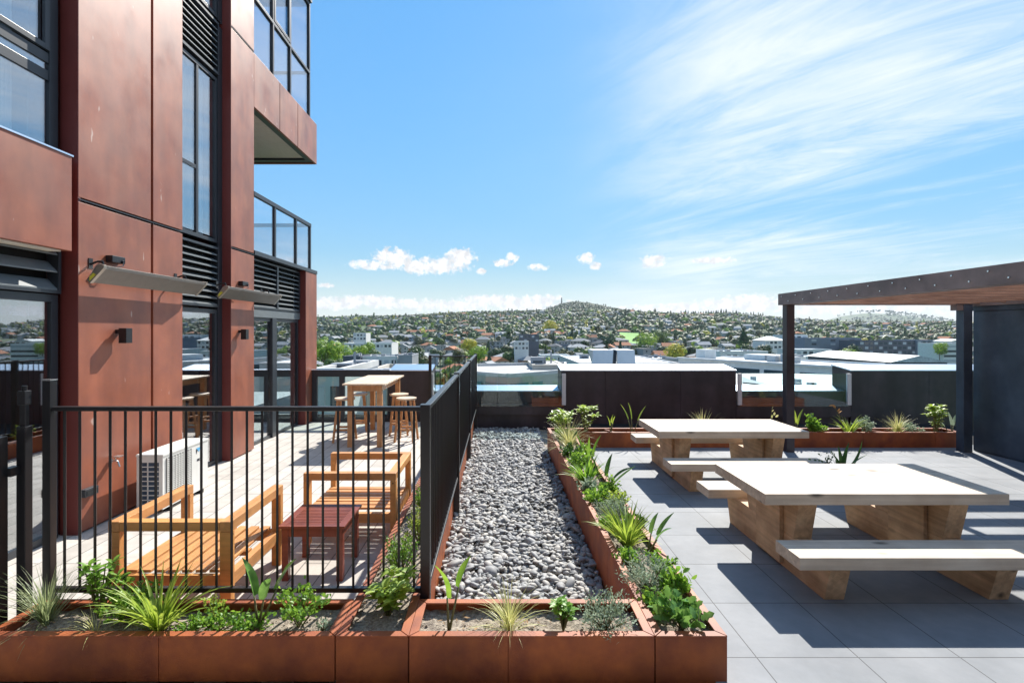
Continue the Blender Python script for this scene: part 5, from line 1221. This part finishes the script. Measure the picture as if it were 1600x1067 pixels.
# folded pale roof behind the right glass gap
r = thing('folded_roof_building', 'low building with a broad pale folded roof seen through the right glass gap', 'building', (22, 44, -20))
q = [W(1146, 590, 46), W(1215, 583, 62), W(1340, 583, 62), W(1360, 607, 40), W(1225, 612, 40)]
MB().add([W(1120,607,40),W(1235,606,40),W(1240,583.5,64),W(1120,583.5,64)], [(0,1,2,3)]).add([W(1235,606,40),W(1370,610,38),W(1340,586,58),W(1240,583.5,64)], [(0,1,2,3)]).build('roof', pale_roof, r, fix=False)
MB().add([W(1160,588,52),W(1160,597,46),W(1204,601,42),W(1170,592,48)], [(0,1,2,3)]).build('roof_slope', blue_wall, r, fix=False)
MB().box(15, 30, 42, 60, -22, -5.2).build('wall', conc, r)
b = MB()
for (px, py, Y) in ((1177, 590, 50), (1247, 594, 46), (1247, 600, 43), (1266, 599.5, 43), (1270, 600, 43)): x, y, z = W(px, py, Y); b.box(x-.2, x+.2, y-.2, y+.2, z-.4, z+.12)
b.build('vent', conc, r)
# office blocks at the right
bldg('long blue grey block right of the pergola post', 1257, 1346, 529, 430, 30, blue_wall, pale_roof, 2, 3, ww=.25)
bldg('pale upper block behind the long blue grey one', 1226, 1262, 524, 460, 20, white_wall, pale_roof, 2, 4)
r, w, h, d = bldg('dark four storey office block with a regular grid of windows', 1343, 1432, 533, 400, 24, dark_wall, gravel_roof, 4, 12, ww=.7, whh=.55, fh=3.6)
r, w, h, d = bldg('lighter right wing of the dark office block', 1433, 1463, 532, 398, 24, blue_wall, gravel_roof, 4, 4, ww=.6, fh=3.6)
bldg('pale banded flats beside the right hand steel wall', 1474, 1518, 538, 330, 20, white_wall, gravel_roof, 5, 1, ww=.96, whh=.45, fh=3.1)
bldg('small white gabled block above the pale banded flats', 1486, 1512, 533, 350, 14, white_wall, pale_roof, 1, 3, roofkind='gable')
bldg('dark gabled warehouse with a pale roof above the right parapet block', 1392, 1480, 566, 150, 40, dark_wall, pale_roof, win=False, roofkind='gable')
bldg('long low white shed above the right parapet block', 1300, 1372, 562, 190, 16, white_wall, pale_roof, 1, 14, ww=.6, whh=.35)
bldg('low white shed between the post and the bright tree', 1240, 1306, 559, 230, 16, white_wall, pale_roof, 1, 10, ww=.6, whh=.35)
bldg('pale sheds with small gables right of the pergola post', 1244, 1300, 547, 300, 20, white_wall, pale_roof, 1, 6)
bldg('white hall below the pyramid shaped tree', 1196, 1228, 532, 360, 18, white_wall, pale_roof, 2, 5, roofkind='hip')
bldg('wide white shop roof left of the pergola post', 1125, 1200, 551, 160, 16, white_wall, pale_roof, 1, 8)
bldg('long pale school roof above the townhouses', 538, 612, 537, 330, 22, white_wall, pale_roof, 1, 12)
bldg('white two storey house block above the school roof', 552, 572, 521, 460, 16, white_wall, pale_roof, 2, 4)
bldg('dark balconied flats left of the summit hill', 812, 842, 523, 420, 16, dark_wall, pale_roof, 2, 5)
bldg('white flat roofed flats under the summit hill', 804, 826, 534, 380, 14, white_wall, pale_roof, 2, 4)
bldg('long grey roof left of the long white building', 1015, 1062, 563, 130, 16, grey_wall, pale_roof, 1, 8)
bldg('white bungalow row left of the twin screens', 845, 890, 556, 260, 14, white_wall, pale_roof, 1, 7)
bldg('dark long hall near the top of the slope under the summit', 868, 892, 496, 1350, 30, dark_wall, RM['dark grey'], 1, 6)
for t in protos+[(p[0],) for p in TP]:
    if t[0].location.z < -400:
        for c in list(t[0].children): bpy.data.objects.remove(c)
        bpy.data.objects.remove(t[0])

def unique_labels():
    by = {}
    for o in bpy.data.objects:
        if o.parent is None and 'label' in o and o.get('group') in ('houses on the far hillside', 'trees among the houses'): by.setdefault(o['label'], []).append(o)
    for l, os_ in by.items():
        if len(os_) < 2: continue
        os_.sort(key=lambda o: o.location.y)
        names = ('nearer', 'farther') if len(os_) == 2 else ('nearest', 'second nearest', 'third nearest', 'fourth nearest', 'fifth nearest', 'sixth nearest')
        for n, o in zip(names, os_): o['label'] = n+' '+l
unique_labels()

# ------------------------------------------------------------------ air
def haze():
    M = bpy.data.materials.new('haze_air'); M.use_nodes = True; N = M.node_tree.nodes; L = M.node_tree.links
    N.remove(N['Principled BSDF']); v = N.new('ShaderNodeVolumePrincipled'); v.inputs['Color'].default_value = (.80, .90, 1, 1); v.inputs['Density'].default_value = HAZE; v.inputs['Anisotropy'].default_value = .2
    L.new(v.outputs[0], N['Material Output'].inputs['Volume'])
    tag(MB().box(-9000, 9000, -9000, 9000, -140, 330).build('haze', M), kind='stuff')
HAZE = 4.5e-5
haze()
